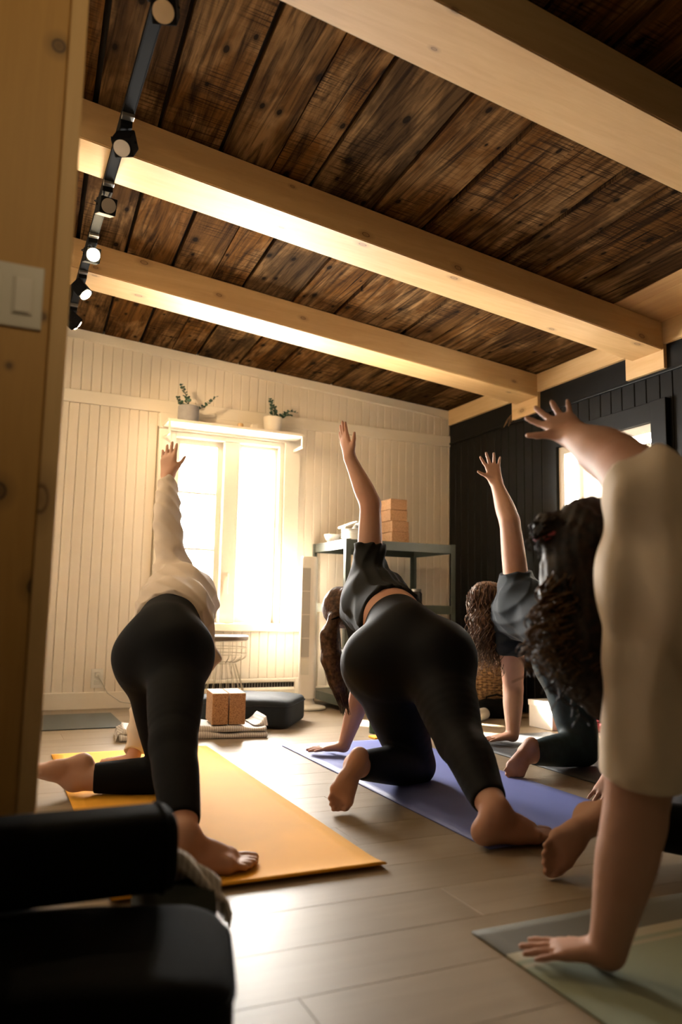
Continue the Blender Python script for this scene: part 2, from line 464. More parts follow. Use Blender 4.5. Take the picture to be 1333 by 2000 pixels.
# ---- floor: slab with separate planks running left to right
floor = struct(MB().box((SIDE_X, FRONT_Y, -0.10), (XR, WY, -0.013)).build('floor', M['floor']), 'pale wood plank floor')
PW, PL = 0.18, 1.22
pm = MB().box((0, 0, -0.012), (PL - 0.0006, PW - 0.0006, 0), 0.0007, seg=1).mesh('floor_plank')
pm.materials.append(M['floor'])
rows = int((WY - FRONT_Y) / PW) + 1
for j in range(rows):
    x = SIDE_X - random.uniform(0.0, 1.0)
    y = FRONT_Y + j * PW
    while x < XR:
        x0, x1, y1 = max(x, SIDE_X), min(x + PL, XR), min(y + PW, WY)
        if x1 - x0 > 0.03:
            if x0 == x and x1 == x + PL and y1 == y + PW: me = pm; ofs = (x, y, 0)
            else:
                me = MB().box((0, 0, -0.012), (x1 - x0 - 0.0006, y1 - y - 0.0006, 0), 0.0007, seg=1).mesh('floor_plank'); ofs = (x0, y, 0)
            obj('plank', me, M['floor'], floor, ofs)
        x += PL

# ---- ceiling: roof slab with rough boards below it
def slab(x0, x1, ya, yb, z0, z1):
    """sloping ceiling piece; ya/yb are functions or numbers"""
    return [(x0[0], ya, z0(x0[0])), (x1[0], ya, z0(x1[0])), (x1[1], yb, z0(x1[1])), (x0[1], yb, z0(x0[1])),
            (x0[0], ya, z1(x0[0])), (x1[0], ya, z1(x1[0])), (x1[1], yb, z1(x1[1])), (x0[1], yb, z1(x0[1]))]
mb = MB(); mb.hexa(slab((SIDE_X, SIDE_X), (XR + 0.1, XR + 0.1), FRONT_Y, WY + 0.1, lambda x: zc(x) + 0.034, lambda x: zc(x) + 0.12))
ceiling = struct(mb.build('ceiling', M['dark_gap']), 'sloping ceiling of dark reclaimed boards')
SK = 0.045
joints = [-1.68, -1.43, -1.20, -0.94, -0.70, -0.45, -0.22, -0.01, 0.235, 0.465, 0.70, 0.915, 1.085, 1.375, 1.635, 1.845, 2.085, 2.30, 2.56, 2.83]
def deck_board(a, b, ya, yb, mat, gap):
    dz = random.uniform(0.0, 0.007)
    f = lambda q, y: q + SK * (y - 3.2)
    xs = lambda q: (max(SIDE_X, min(XR, f(q, ya))), max(SIDE_X, min(XR, f(q, yb))))
    mb = MB()
    mb.hexa(slab(xs(a + gap), xs(b), ya, yb, lambda x: zc(x) + dz, lambda x: zc(x) + 0.031))
    return mb.build('plank', mat, ceiling)
for a, b in zip(joints, joints[1:]):
    deck_board(a, b, FRONT_Y, WY, M['deck'], random.choice((0.006, 0.011, 0.016, 0.02)))
deck_board(2.83, 3.03, 2.95, WY, M['deck'], 0.005); deck_board(3.03, 3.32, 2.95, WY, M['deck'], 0.005)
deck_board(2.83, 2.925, FRONT_Y, 2.95, M['pine_deck'], 0.004); deck_board(2.925, 3.4, FRONT_Y, 2.95, M['pine_deck'], 0.003)

# ---- beams
def beam(y0, k, w, label):
    mb = MB()
    x0, x1 = 0.0, XR - 0.012
    b = lambda x: zb(x); t = lambda x: zc(x) + 0.001
    P = []
    for z in (b, t):
        P += [(x0, y0 + k * x0, z(x0)), (x1, y0 + k * x1, z(x1)), (x1, y0 + k * x1 + w, z(x1)), (x0, y0 + k * x0 + w, z(x0))]
    mb.hexa(P)
    bmesh.ops.bevel(mb.bm, geom=list(mb.bm.edges), offset=0.004, segments=2, affect='EDGES')
    return tag(mb.build('ceiling_beam', M['pine_beam']), label, 'beam', 'pine ceiling beams')
beam(1.50, 0.055, 0.225, 'thick pale pine ceiling beam nearest the viewer at top right')
beam(2.65, 0.083, 0.220, 'middle pine ceiling beam between the other two beams')
beam(3.745, 0.066, 0.225, 'pine ceiling beam closest to the white back wall')
BEAM_ENDS = [(1.676, 1.90), (2.916, 3.136), (3.957, 4.182)]

# ---- back wall: white tongue and groove boards around the window
OX0, OX1, OZ0, OZ1 = 1.02, 1.83, 0.53, 1.80
mb = MB()
mb.box((-0.06, WY + 0.016, -0.1), (OX0, WY + 0.14, 2.50)).box((OX1, WY + 0.016, -0.1), (XR + 0.1, WY + 0.14, 2.50))
mb.box((OX0, WY + 0.016, -0.1), (OX1, WY + 0.14, OZ0)).box((OX0, WY + 0.016, OZ1), (OX1, WY + 0.14, 2.50))
wall_back = struct(mb.build('wall_back', M['white_paint']), 'white tongue and groove back wall')
BW = 0.0625
def board_mesh(w, h, d=0.0155, ch=0.0045):
    return MB().prism([(0.0004, 0), (0.0004, -d + ch), (ch, -d), (w - ch, -d), (w - 0.0004, -d + ch), (w - 0.0004, 0)], 0, h, 2).mesh('wall_board')
_cache = {}
def wall_board(x, z0, z1, w, parent, mat, rot=None, base=None):
    key = (round(w, 4), round(z1 - z0, 4), mat.name)
    if key not in _cache:
        me = board_mesh(w, z1 - z0); me.materials.append(mat); _cache[key] = me
    return obj('board', _cache[key], mat, parent, (x, WY + 0.0158, z0) if base is None else base, rot)
x = 0.0
while x < XR - 0.01:
    w = min(BW, XR - x)
    if x + w < OX0 - 0.05 or x > OX1 + 0.05:
        wall_board(x, 0.09, 1.93, w, wall_back, M['white_paint'])
    else:
        wall_board(x, 0.09, 0.50, w, wall_back, M['white_paint'])
        wall_board(x, 1.82, 1.93, w, wall_back, M['white_paint'])
    wall_board(x, 1.98, round(zc(x + w) - 0.012, 3), w, wall_back, M['white_paint'])
    x += BW
struct(MB().box((0, WY - 0.018, 0.0), (XR, WY + 0.002, 0.102), 0.004).build('baseboard_back', M['white_trim']), 'white baseboard along the back wall')
struct(MB().box((0, WY - 0.014, 1.912), (XR, WY + 0.002, 1.996), 0.003).build('trim_1', M['white_trim']), 'white horizontal rail across the back wall')
mb = MB(); mb.hexa(slab((0, 0), (XR, XR), WY - 0.025, WY + 0.002, lambda x: zc(x) - 0.062, lambda x: zc(x) - 0.001))
struct(mb.build('trim_2', M['white_trim']), 'white sloping trim under the ceiling boards on the back wall')

# ---- back window
win = thing('window_1', (1.43, WY, OZ0), 'tall white two-leaf window with blown-out daylight', None); tag(win, kind='structure')
wt = M['white_trim']
def part(name, a, b, mat, parent, bev=0.003):
    return MB().box(a, b, bev).build(name, mat, parent)
part('window_casing', (0.945, WY - 0.02, 0.50), (OX0, WY + 0.016, 1.81), wt, win)
part('window_casing', (OX1, WY - 0.02, 0.50), (1.945, WY + 0.016, 1.81), wt, win)
part('window_casing', (0.945, WY - 0.02, 1.80), (1.945, WY + 0.016, 1.912), wt, win)
part('window_sill', (0.92, WY - 0.05, 0.478), (1.965, WY + 0.10, 0.53), wt, win, 0.006)
for x0, x1 in ((OX0, 1.063), (1.797, OX1)):
    part('window_jamb', (x0, WY + 0.0, OZ0), (x1, WY + 0.14, OZ1), wt, win)
part('window_head', (1.063, WY + 0.0, 1.765), (1.797, WY + 0.14, OZ1), wt, win)
part('window_mullion', (1.40, WY + 0.005, OZ0), (1.51, WY + 0.14, 1.765), wt, win, 0.006)
def sash(x0, x1, muntins, fw=0.038):
    z0, z1, ya, yb = OZ0 + 0.002, 1.763, WY + 0.05, WY + 0.09
    s = MB().box((x0, ya, z0), (x0 + fw, yb, z1)).box((x1 - fw, ya, z0), (x1, yb, z1)).box((x0 + fw, ya, z0), (x1 - fw, yb, z0 + 0.055)).box((x0 + fw, ya, z1 - fw), (x1 - fw, yb, z1)).build('sash', wt, win)
    zz = [z0 + 0.055] + muntins + [z1 - fw]
    for a, b in zip(zz, zz[1:]):
        part('pane', (x0 + fw, ya + 0.018, a + 0.004), (x1 - fw, ya + 0.021, b - 0.004), M['glass'], s, 0)
    for z in muntins:
        part('muntin', (x0 + fw, ya + 0.004, z - 0.008), (x1 - fw, yb - 0.004, z + 0.008), wt, s, 0.002)
sash(1.065, 1.398, [1.02, 1.40]); sash(1.512, 1.795, [], 0.022)
hd = part('window_handle', (1.447, WY - 0.012, 0.84), (1.463, WY + 0.005, 0.87), wt, win)
part('handle_lever', (1.450, WY - 0.03, 0.72), (1.460, WY - 0.018, 0.862), M['white_plastic'], hd, 0.003)

# ---- right wall: black boards, window, pine frieze
RY0, RY1, RZ0, RZ1 = 3.01, 3.79, 1.0, 1.675
mb = MB()
mb.box((XR + 0.016, FRONT_Y, -0.1), (XR + 0.14, RY0, 2.35)).box((XR + 0.016, RY1, -0.1), (XR + 0.14, WY + 0.14, 2.35))
mb.box((XR + 0.016, RY0, -0.1), (XR + 0.14, RY1, RZ0)).box((XR + 0.016, RY0, RZ1), (XR + 0.14, RY1, 2.35))
wall_right = struct(mb.build('wall_right', M['black_paint']), 'black painted board wall on the right')
y = WY
while y > FRONT_Y:
    w = min(random.choice((0.075, 0.085, 0.085, 0.095)), y - FRONT_Y)
    if w < 0.01: break
    y0 = y - w
    def rb(z0, z1):
        me = MB().prism([(0.0, 0.0155), (0.0, 0.005), (0.004, 0.0), (w - 0.0055, 0.0), (w - 0.0015, 0.005), (w - 0.0015, 0.0155)], z0, z1, 2)
        for v in me.bm.verts: v.co = Vector((v.co.y, v.co.x, v.co.z))
        return obj('board', me.mesh('black_board'), M['black_paint'], wall_right, (XR, y0, 0))
    if y0 > RY1 + 0.01 or y < RY0 - 0.01: rb(0.0, 1.94)
    else: rb(0.0, RZ0 - 0.02); rb(RZ1 + 0.02, 1.94)
    y = y0
struct(MB().box((XR - 0.006, FRONT_Y, 1.938), (XR + 0.0158, WY - 0.02, 2.09)).build('trim_3', M['black_paint']), 'black flat fascia board above the black wall boards')
struct(MB().box((XR - 0.016, FRONT_Y, 1.925), (XR + 0.001, WY - 0.02, 1.941), 0.003).build('trim_4', M['black_paint']), 'thin black ledge under the fascia')
mb = MB()
mb.box((XR - 0.028, FRONT_Y, 2.078), (XR + 0.01, WY - 0.026, 2.196))
for a, b in BEAM_ENDS: mb.box((XR - 0.0282, a - 0.005, 1.945), (XR - 0.0065, b + 0.045, 2.09))
struct(mb.build('trim_5', M['pine_trim']), 'pale pine frieze with blocks under the beam ends')
w2 = thing('window_2', (XR, 3.4, RZ0), 'white side window framed in black with sheer striped curtain', None); tag(w2, kind='structure')
bk = M['black_paint']
part('window_casing', (XR - 0.035, RY0 - 0.105, RZ0 - 0.09), (XR + 0.005, RY0, RZ1 + 0.11), bk, w2)
part('window_casing', (XR - 0.020, RY1, RZ0 - 0.09), (XR + 0.005, RY1 + 0.13, RZ1 + 0.11), bk, w2)
part('window_casing', (XR - 0.022, RY0, RZ1), (XR + 0.005, RY1, RZ1 + 0.11), bk, w2)
part('window_sill', (XR - 0.05, RY0 - 0.09, RZ0 - 0.09), (XR + 0.12, RY1 + 0.1, RZ0), bk, w2)
for a, b in (((XR + 0.001, RY0, RZ0), (XR + 0.13, RY0 + 0.03, RZ1)), ((XR + 0.001, RY1 - 0.05, RZ0), (XR + 0.13, RY1, RZ1)), ((XR + 0.001, RY0 + 0.03, RZ1 - 0.05), (XR + 0.13, RY1 - 0.05, RZ1)), ((XR + 0.001, RY0 + 0.03, RZ0), (XR + 0.13, RY1 - 0.05, RZ0 + 0.03))):
    part('window_jamb', a, b, wt, w2)
part('sash_bar', (XR + 0.06, 3.615, RZ0 + 0.03), (XR + 0.09, 3.65, RZ1 - 0.05), wt, w2)
part('sash_bar', (XR + 0.065, RY0 + 0.03, 1.575), (XR + 0.085, 3.615, 1.583), wt, w2, 0.001)
part('pane', (XR + 0.074, RY0 + 0.03, RZ0 + 0.03), (XR + 0.077, 3.615, RZ1 - 0.05), M['glass'], w2, 0)
part('pane', (XR + 0.074, 3.65, RZ0 + 0.03), (XR + 0.077, RY1 - 0.05, RZ1 - 0.05), M['glass'], w2, 0)

# ---- left wall, entry partition, walls behind the camera
struct(MB().box((-0.08, 1.50, -0.1), (0.0, WY + 0.1, 2.50)).build('wall_left', M['white_paint']), 'white wall along the left side')
struct(MB().box((SIDE_X - 0.08, FRONT_Y, -0.1), (SIDE_X, 1.5, 2.65)).build('wall_side', M['plaster']), 'plain entry wall')
struct(MB().box((SIDE_X - 0.08, FRONT_Y - 0.08, -0.1), (XR + 0.14, FRONT_Y, 2.65)).build('wall_front', M['plaster']), 'plain wall behind the viewer')
PY = 1.42
we = struct(MB().box((SIDE_X, PY + 0.016, 0.0), (0.088, 1.50, 2.40)).build('wall_entry', M['pine_post']), 'pine board partition in the left foreground')
xb = 0.063
while xb > SIDE_X + 0.1:
    wb = 0.155
    mb = MB().box((xb - wb + 0.001, PY, 0.0), (xb, PY + 0.016, 2.40), 0.0025, seg=1)
    mb.build('board', M['pine_post'], we)
    xb -= wb
struct(MB().box((0.0635, PY - 0.006, 0.0), (0.094, 1.508, 2.395), 0.003).build('trim_6', M['pine_edge']), 'narrow pale pine corner strip on the partition edge')

# ================================================================== THINGS
def rotz(a, c=(0, 0, 0)):
    return Matrix.Translation(c) @ Matrix.Rotation(a, 4, 'Z')

# ---- track light with six heads
tl = thing('track_light', (0.30, 2.9, 2.243), 'black ceiling track light with spot heads along the left side', 'track light')
TX = 0.30
MB().box((TX - 0.017, -0.4, 2.212), (TX + 0.017, 4.42, 2.243), 0.002).build('rail', M['black_metal'], tl)
for k in (-1, 1):
    MB().box((TX + k * 0.0175 - 0.0012, -0.4, 2.211), (TX + k * 0.0175 + 0.0012, 4.42, 2.236)).build('rail_edge', M['black_metal'], tl)
HEADS = [(-0.10, (-0.20, 0.90, -0.30), 2), (0.75, (0.2, -0.6, -0.8), 0), (1.80, (-0.2, -0.55, -0.8), 0), (2.44, (-0.30, -0.55, -0.78), 0), (2.88, (0.15, -0.93, -0.32), 0),
         (3.335, (0.10, -0.95, -0.30), 1), (3.74, (0.55, -0.35, -0.72), 1), (4.19, (0.80, 0.36, -0.47), 3)]
SPOTS = []
for hy, d, on in HEADS:
    d = Vector(d).normalized()
    c = Vector((TX, hy, 2.135))
    q = d.to_track_quat('-Z', 'Y').to_matrix().to_4x4()
    T = Matrix.Translation(c) @ q
    mb = MB().box((-0.031, -0.031, -0.034), (0.031, 0.031, 0.040), 0.004, M=T)
    hd = mb.build('spot_head', M['black_metal'], tl)
    mb = MB(); mb.lathe([(0.027, -0.0365), (0.027, -0.0335), (0.001, -0.0335)][:2], n=24, M=T); mb.build('lens', M['bulb'] if on else M['lens'], hd)
    a = T @ Vector((0.034, 0, 0.01)); b = T @ Vector((-0.034, 0, 0.01)); top = Vector((TX, hy + 0.03, 2.20))
    MB().tube([a, a.lerp(top, 0.7), top, b.lerp(top, 0.7), b], 0.0032, 6).build('yoke', M['black_metal'], hd)
    MB().box((TX - 0.019, hy - 0.02, 2.186), (TX + 0.019, hy + 0.085, 2.212), 0.003).build('adapter', M['black_metal'], hd)
    MB().box((TX - 0.0195, hy - 0.055, 2.200), (TX + 0.0195, hy - 0.03, 2.2118), 0.001).build('clip', M['grey_metal'], hd)
    cp = [Vector((TX - 0.01, hy + 0.05, 2.187)), Vector((TX - 0.035, hy + 0.045, 2.175)), Vector((TX - 0.042, hy + 0.02, 2.16)), T @ Vector((0, 0, 0.041))]
    MB().tube(cp, 0.0022, 6).build('cable', M['black_metal'], hd)
    if on:
        l = bpy.data.lights.new('spot_lamp', 'SPOT'); l.energy = {1: SPOT_W, 2: 2.6, 3: 9.0}[on]; l.color = (1.0, 0.72, 0.42); l.spot_size = math.radians({1: 110, 2: 62, 3: 95}[on]); l.spot_blend = 0.9; l.shadow_soft_size = 0.025
        link_light('spot_lamp', l, c + d * 0.05, d)

# ---- light switch on the partition
sw = thing('light_switch', (-0.008, PY, 1.125), 'off-white double rocker light switch plate on the pine partition', 'light switch')
MB().box((-0.067, PY - 0.006, 1.124), (0.050, PY, 1.239), 0.0025).build('plate', M['plate_plastic'], sw)
for x in (-0.034, 0.017):
    r = MB().box((x - 0.0175, PY - 0.0085, 1.147), (x + 0.0175, PY - 0.0055, 1.216), 0.001).build('rocker_frame', M['plate_plastic'], sw)
    MB().box((x - 0.014, PY - 0.0115, 1.150), (x + 0.014, PY - 0.008, 1.213), 0.0015).build('rocker', M['white_plastic'], r)
    for z in (1.1335, 1.2295): MB().lathe([(0.003, 0), (0.003, 0.001)], n=10, M=Matrix.Translation((x, PY - 0.006, z)) @ Matrix.Rotation(pi / 2, 4, 'X')).build('screw', M['plate_plastic'], sw)

# ---- wall outlet and cord
ol = thing('wall_outlet', (0.64, WY, 0.125), 'white wall outlet plate above the baseboard left of the window', 'outlet')
MB().box((0.604, WY - 0.006, 0.125), (0.676, WY, 0.243), 0.0025).build('plate', M['white_plastic'], ol)
for z in (0.160, 0.208): MB().box((0.622, WY - 0.009, z - 0.015), (0.658, WY - 0.0055, z + 0.015), 0.003).build('socket', M['plate_plastic'], ol)
cd = thing('power_cord', (0.9, WY - 0.06, 0.0), 'thin white power cord hanging from the wall outlet to the floor', 'cord')
MB().box((0.627, WY - 0.034, 0.197), (0.653, WY - 0.0092, 0.221), 0.004).build('plug', M['white_plastic'], cd)
pts = [(0.64, WY - 0.034, 0.208), (0.655, WY - 0.05, 0.18), (0.70, WY - 0.055, 0.10), (0.78, WY - 0.055, 0.045), (0.90, WY - 0.055, 0.02), (1.05, WY - 0.06, 0.008), (1.17, WY - 0.06, 0.0045)]
MB().tube(pts, 0.0032, 6).build('cable', M['cord'], cd)

# ---- baseboard heater
ht = thing('baseboard_heater', (1.6, WY - 0.05, 0), 'low white baseboard heater below the bright window', 'heater')
hy0 = WY - 0.075
mb = MB().prism([(hy0, 0.02), (hy0, 0.095), (hy0 + 0.012, 0.11), (hy0 + 0.055, 0.11), (hy0 + 0.055, 0.02)], 1.19, 1.97, 0); mb.build('body', M['white_trim'], ht)
MB().box((1.20, hy0 + 0.012, 0.108), (1.93, hy0 + 0.05, 0.142)).build('fins', M['dark_gap'], ht)
MB().box((1.19, hy0 + 0.002, 0.142), (1.97, hy0 + 0.056, 0.166), 0.005).build('top_cover', M['white_trim'], ht)
for a, b in ((1.185, 1.205), (1.925, 1.985)): MB().box((a, hy0 - 0.004, 0.0), (b, hy0 + 0.0565, 0.168), 0.006).build('end_cap', M['white_trim'], ht)
n = 36
mb = MB()
for i in range(n):
    xx = 1.21 + i * 0.0198
    mb.box((xx, hy0 + 0.0105, 0.110), (xx + 0.003, hy0 + 0.0122, 0.141))
tag(mb.build('fin_edges', M['grey_metal'], ht), kind='stuff')

# ---- shelf above the window with plants
sh = thing('wall_shelf', (1.43, WY - 0.1, 1.815), 'white shelf board on brackets above the bright window', 'shelf')
SZ = 1.835
MB().box((0.965, 4.862, 1.815), (1.905, WY - 0.021, SZ), 0.002).build('board', M['white_trim'], sh)
MB().box((1.05, WY - 0.04, SZ), (1.86, WY - 0.022, SZ + 0.045), 0.003).build('back_strip', M['white_trim'], sh)
for x in (0.972, 1.888):
    b = MB().box((x, 4.863, 1.735), (x + 0.010, 4.880, 1.814), 0.001).build('bracket', M['white_trim'], sh)
    MB().box((x, 4.880, 1.735), (x + 0.010, WY - 0.022, 1.752), 0.001).build('bracket_arm', M['white_trim'], b)
tag(MB().box((1.545, 4.93, SZ), (1.590, 4.975, SZ + 0.042), 0.004).build('wooden_block', M['white_trim']), 'small pale block on the window shelf beside the white pot', 'block')
tag(MB().lathe([(0.017, 0), (0.019, 0.004), (0.019, 0.04), (0.017, 0.043)], (1.475, 4.965, SZ), 20).build('wooden_disc', M['pine_trim'], sm=False), 'small round wooden piece in the middle of the window shelf', 'ornament')

def pot_plant(name, label, c, r, h, mat, sprigs, taper=1.0):
    t = thing(name, (c[0], c[1], SZ), label, 'plant', 'eucalyptus pots on the window shelf')
    prof = [(r * taper * 0.92, 0), (r * taper, 0.006), (r, h - 0.004), (r - 0.002, h), (r - 0.007, h), (r - 0.009, h - 0.02)]
    MB().lathe(prof, (c[0], c[1], SZ), 36).build('pot', mat, t, angle=40)
    MB().lathe([(r - 0.010, h - 0.028), (r - 0.010, h - 0.019)], (c[0], c[1], SZ), 24).build('soil', M['dark_gap'], t)
    for tip, bend in sprigs:
        base = Vector((c[0] + (tip[0] - c[0]) * 0.15, c[1], SZ + h - 0.03)); tip = Vector(tip); mid = base.lerp(tip, 0.5) + Vector(bend)
        P = [(1 - s) ** 2 * base + 2 * s * (1 - s) * mid + s * s * tip for s in [i / 10 for i in range(11)]]
        st = MB().tube(P, [0.002 - 0.0012 * i / 10 for i in range(11)], 5).build('stem', M['stem_green'], t)
        mb = MB()
        for i in range(1, 22):
            s = 0.12 + 0.88 * i / 21
            p = (1 - s) ** 2 * base + 2 * s * (1 - s) * mid + s * s * tip
            a = i * 2.4
            lr = 0.0145 * (1.05 - 0.45 * s) * random.uniform(0.8, 1.2)
            dv = Vector((math.cos(a), math.sin(a) * 0.8, 0.45)).normalized()
            nrm = Vector((random.uniform(-1, 1), random.uniform(-1, 1), random.uniform(0.2, 1))).normalized()
            u = dv; w = (nrm - u * nrm.dot(u)).normalized().cross(u)
            ctr = p + dv * lr * 1.0
            nn = u.cross(w)
            ring = [mb.bm.verts.new(ctr + u * lr * math.cos(q) + w * lr * 0.85 * math.sin(q) - nn * 0.001) for q in [2 * pi * k / 8 for k in range(8)]]
            cc = mb.bm.verts.new(ctr + nn * 0.0025); c2 = mb.bm.verts.new(ctr - nn * 0.0022)
            for k in range(8):
                mb.bm.faces.new((ring[k], ring[(k + 1) % 8], cc)); mb.bm.faces.new((ring[(k + 1) % 8], ring[k], c2))
        mb.build('leaves', M['eucalyptus'], st)
pot_plant('potted_eucalyptus', 'grey concrete pot with two eucalyptus sprigs on the window shelf', (1.112, 4.95), 0.069, 0.112, M['concrete'],
          [((1.050, 4.94, 2.085), (0.03, 0, 0.02)), ((1.29, 4.94, 2.035), (0.0, 0, -0.03)), ((1.035, 4.95, 2.0), (-0.01, 0, 0))])
pot_plant('potted_eucalyptus', 'white rounded pot with drooping eucalyptus on the window shelf', (1.70, 4.95), 0.066, 0.108, M['white_trim'],
          [((1.672, 4.94, 2.07), (0.02, 0, 0.02)), ((1.86, 4.92, 1.99), (0.0, 0, 0.07)), ((1.82, 4.92, 1.965), (0.02, 0, 0.04)), ((1.70, 4.95, 2.03), (0.03, 0, 0.0))], 0.85)

# ---- wire side table
wt_c = Vector((1.365, 4.83, 0))
st_ = thing('wire_side_table', wt_c, 'round wire basket side table with dark wooden top', 'side table')
MB().lathe([(0.160, 0.432), (0.166, 0.436), (0.166, 0.456), (0.160, 0.460)], wt_c, 48).build('table_top', M['dark_wood'], st_, angle=40)
prof = [(0.158, 0.430), (0.158, 0.33), (0.145, 0.318), (0.092, 0.292), (0.090, 0.284), (0.12, 0.20), (0.15, 0.10), (0.178, 0.004)]
mb = MB(); NW = 20
for k in range(NW):
    a = 2 * pi * k / NW
    mb.tube([wt_c + Vector((r * math.cos(a), r * math.sin(a), z)) for r, z in prof], 0.0021, 5)
for r, z in ((0.158, 0.428), (0.158, 0.385), (0.158, 0.345), (0.091, 0.288), (0.178, 0.0035)):
    mb.tube([wt_c + Vector((r * math.cos(2 * pi * k / 40), r * math.sin(2 * pi * k / 40), z)) for k in range(40)], 0.0026, 5, closed=True)
mb.build('wire_frame', M['wire'], st_, sm=True)

# ---- soft box cushions (superellipsoid pillows)
def pillow(name, size, e=0.28, n=(40, 24), puff=0.0, seed=1, wr=0.004):
    sx, sy, sz = [s / 2 for s in size]
    V = []; nu, nv = n
    rr = np.random.default_rng(seed); ph = rr.uniform(0, 6, 6)
    sg = lambda c, p: math.copysign(abs(c) ** p, c)
    for j in range(nv + 1):
        v = -pi / 2 + pi * j / nv
        for i in range(nu):
            u = 2 * pi * i / nu
            x = sx * sg(math.cos(v), e) * sg(math.cos(u), e); y = sy * sg(math.cos(v), e) * sg(math.sin(u), e); z = sz * sg(math.sin(v), e)
            d = 1 - max(abs(x / sx), abs(y / sy)) ** 3
            z += puff * d * (1 if z > 0 else -0.15) + wr * (math.sin(9 * x / sx + ph[0] + 3 * y) + math.sin(7 * y / sy + ph[1] + 2 * x)) * 0.5 * (z > 0)
            V.append((x, y, z + sz))
    Fq = [(j * nu + i, j * nu + (i + 1) % nu, (j + 1) * nu + (i + 1) % nu, (j + 1) * nu + i) for j in range(nv) for i in range(nu)]
    me = mesh_np(name, V, Fq); return me
def seam(size, z, r, name, mat, parent, M4, e=0.28):
    sg = lambda c, p: math.copysign(abs(c) ** p, c)
    pts = [M4 @ Vector((size[0] / 2 * sg(math.cos(2 * pi * k / 64), e), size[1] / 2 * sg(math.sin(2 * pi * k / 64), e), z)) for k in range(64)]
    return MB().tube(pts, r, 6, closed=True).build(name, mat, parent, sm=True)

fc = thing('floor_cushion', (1.375, 4.255, 0), 'dark slate rectangular floor cushion behind the cork blocks', 'cushion')
obj('cover', pillow('floor_cushion', (0.56, 0.44, 0.15), 0.22, (64, 32), 0.012), M['slate_fabric'], fc, (1.375, 4.255, 0.0), (0, 0, math.radians(-34.5)))
seam((0.566, 0.446, 0.15), 0.118, 0.003, 'piping', M['slate_fabric'], fc, Matrix.Translation((1.375, 4.255, 0)) @ Matrix.Rotation(math.radians(-34.5), 4, 'Z'), 0.22)

# ---- folded striped blanket, two cork blocks on it
fb = thing('folded_blanket', (0.97, 3.90, 0), 'folded grey and white striped blanket under two cork blocks', 'blanket')
def blanket_layer(x0, x1, y0, y1, z0, z1, seed, name='fold', mat='blanket', rot=0.0, amp=0.006):
    nx, ny = 60, 16
    rr = np.random.default_rng(seed); ph = rr.uniform(0, 6, 4)
    cx, cy = (x0 + x1) / 2, (y0 + y1) / 2
    V = []; 
    prof = []
    m = 8; h = (z1 - z0) / 2
    for k in range(m + 1):   # front round, top, back, bottom
        a = -pi / 2 + pi * k / m; prof.append((y0 + h - h * math.cos(a), z0 + h + h * math.sin(a)))
    top = [(y0 + h + (y1 - y0 - 2 * h) * k / ny, z1) for k in range(1, ny)]
    back = [(y1 - h + h * math.cos(pi / 2 - pi * k / m), z0 + h + h * math.sin(pi / 2 - pi * k / m)) for k in range(m + 1)]
    ring = prof + top + back
    L = len(ring)
    for i in range(nx + 1):
        x = x0 + (x1 - x0) * i / nx
        for (yy, zz) in ring:
            w = amp * (math.sin(14 * x + ph[0] + 5 * yy) + 0.6 * math.sin(31 * x + ph[1])) * (zz - z0) / max(1e-4, z1 - z0)
            dy = 0.004 * math.sin(9 * x + ph[2])
            px_, py_ = x - cx, yy + dy - cy
            V.append((cx + px_ * math.cos(rot) - py_ * math.sin(rot), cy + px_ * math.sin(rot) + py_ * math.cos(rot), max(z0, zz + w)))
    Fq = [(i * L + k, i * L + (k + 1) % L, (i + 1) * L + (k + 1) % L, (i + 1) * L + k) for i in range(nx) for k in range(L)]
    me = mesh_np(name, V, Fq)
    bm = bmesh.new(); bm.from_mesh(me); bm.verts.ensure_lookup_table()
    bm.faces.new([bm.verts[k] for k in range(L)][::-1]); bm.faces.new([bm.verts[nx * L + k] for k in range(L)])
    bmesh.ops.recalc_face_normals(bm, faces=bm.faces); bm.to_mesh(me); bm.free(); smooth(me)
    return me
RB = math.radians(-7)
obj('fold', blanket_layer(0.615, 1.325, 3.775, 4.055, 0.0005, 0.030, 3, rot=RB), M['blanket'], fb)
obj('fold', blanket_layer(0.630, 1.320, 3.782, 4.05, 0.031, 0.058, 4, rot=RB), M['blanket'], fb)
# raised wrinkle at the left and lifted corner at the right
obj('wrinkle', blanket_layer(0.885, 0.99, 3.80, 4.02, 0.056, 0.125, 5, rot=RB, amp=0.012), M['blanket'], fb)
mb = MB()
for k in range(6):
    a = k / 5
mb.hexa([(1.245, 3.78, 0.055), (1.325, 3.77, 0.050), (1.335, 3.98, 0.050), (1.26, 3.99, 0.055), (1.285, 3.80, 0.062), (1.318, 3.79, 0.100), (1.322, 3.97, 0.106), (1.29, 3.98, 0.062)])
bmesh.ops.subdivide_edges(mb.bm, edges=list(mb.bm.edges), cuts=3, use_grid_fill=True); bmesh.ops.smooth_vert(mb.bm, verts=list(mb.bm.verts), factor=0.5, use_axis_x=True, use_axis_y=True, use_axis_z=True)
mb.build('lifted_corner', M['blanket'], fb, sm=True)
for i in range(16):
    y = 3.83 + i * 0.0155
    x = 0.618 - 0.004 * random.random() + (y - 3.9) * 0.12
    MB().tube([(x + 0.01, y, 0.045), (x - 0.012, y, 0.035), (x - 0.016, y + random.uniform(-.006, .006), 0.018), (x - 0.020, y + random.uniform(-.01, .01), 0.003)], 0.0032, 5).build('tassel', M['blanket'], fb)
bz = 0.0615
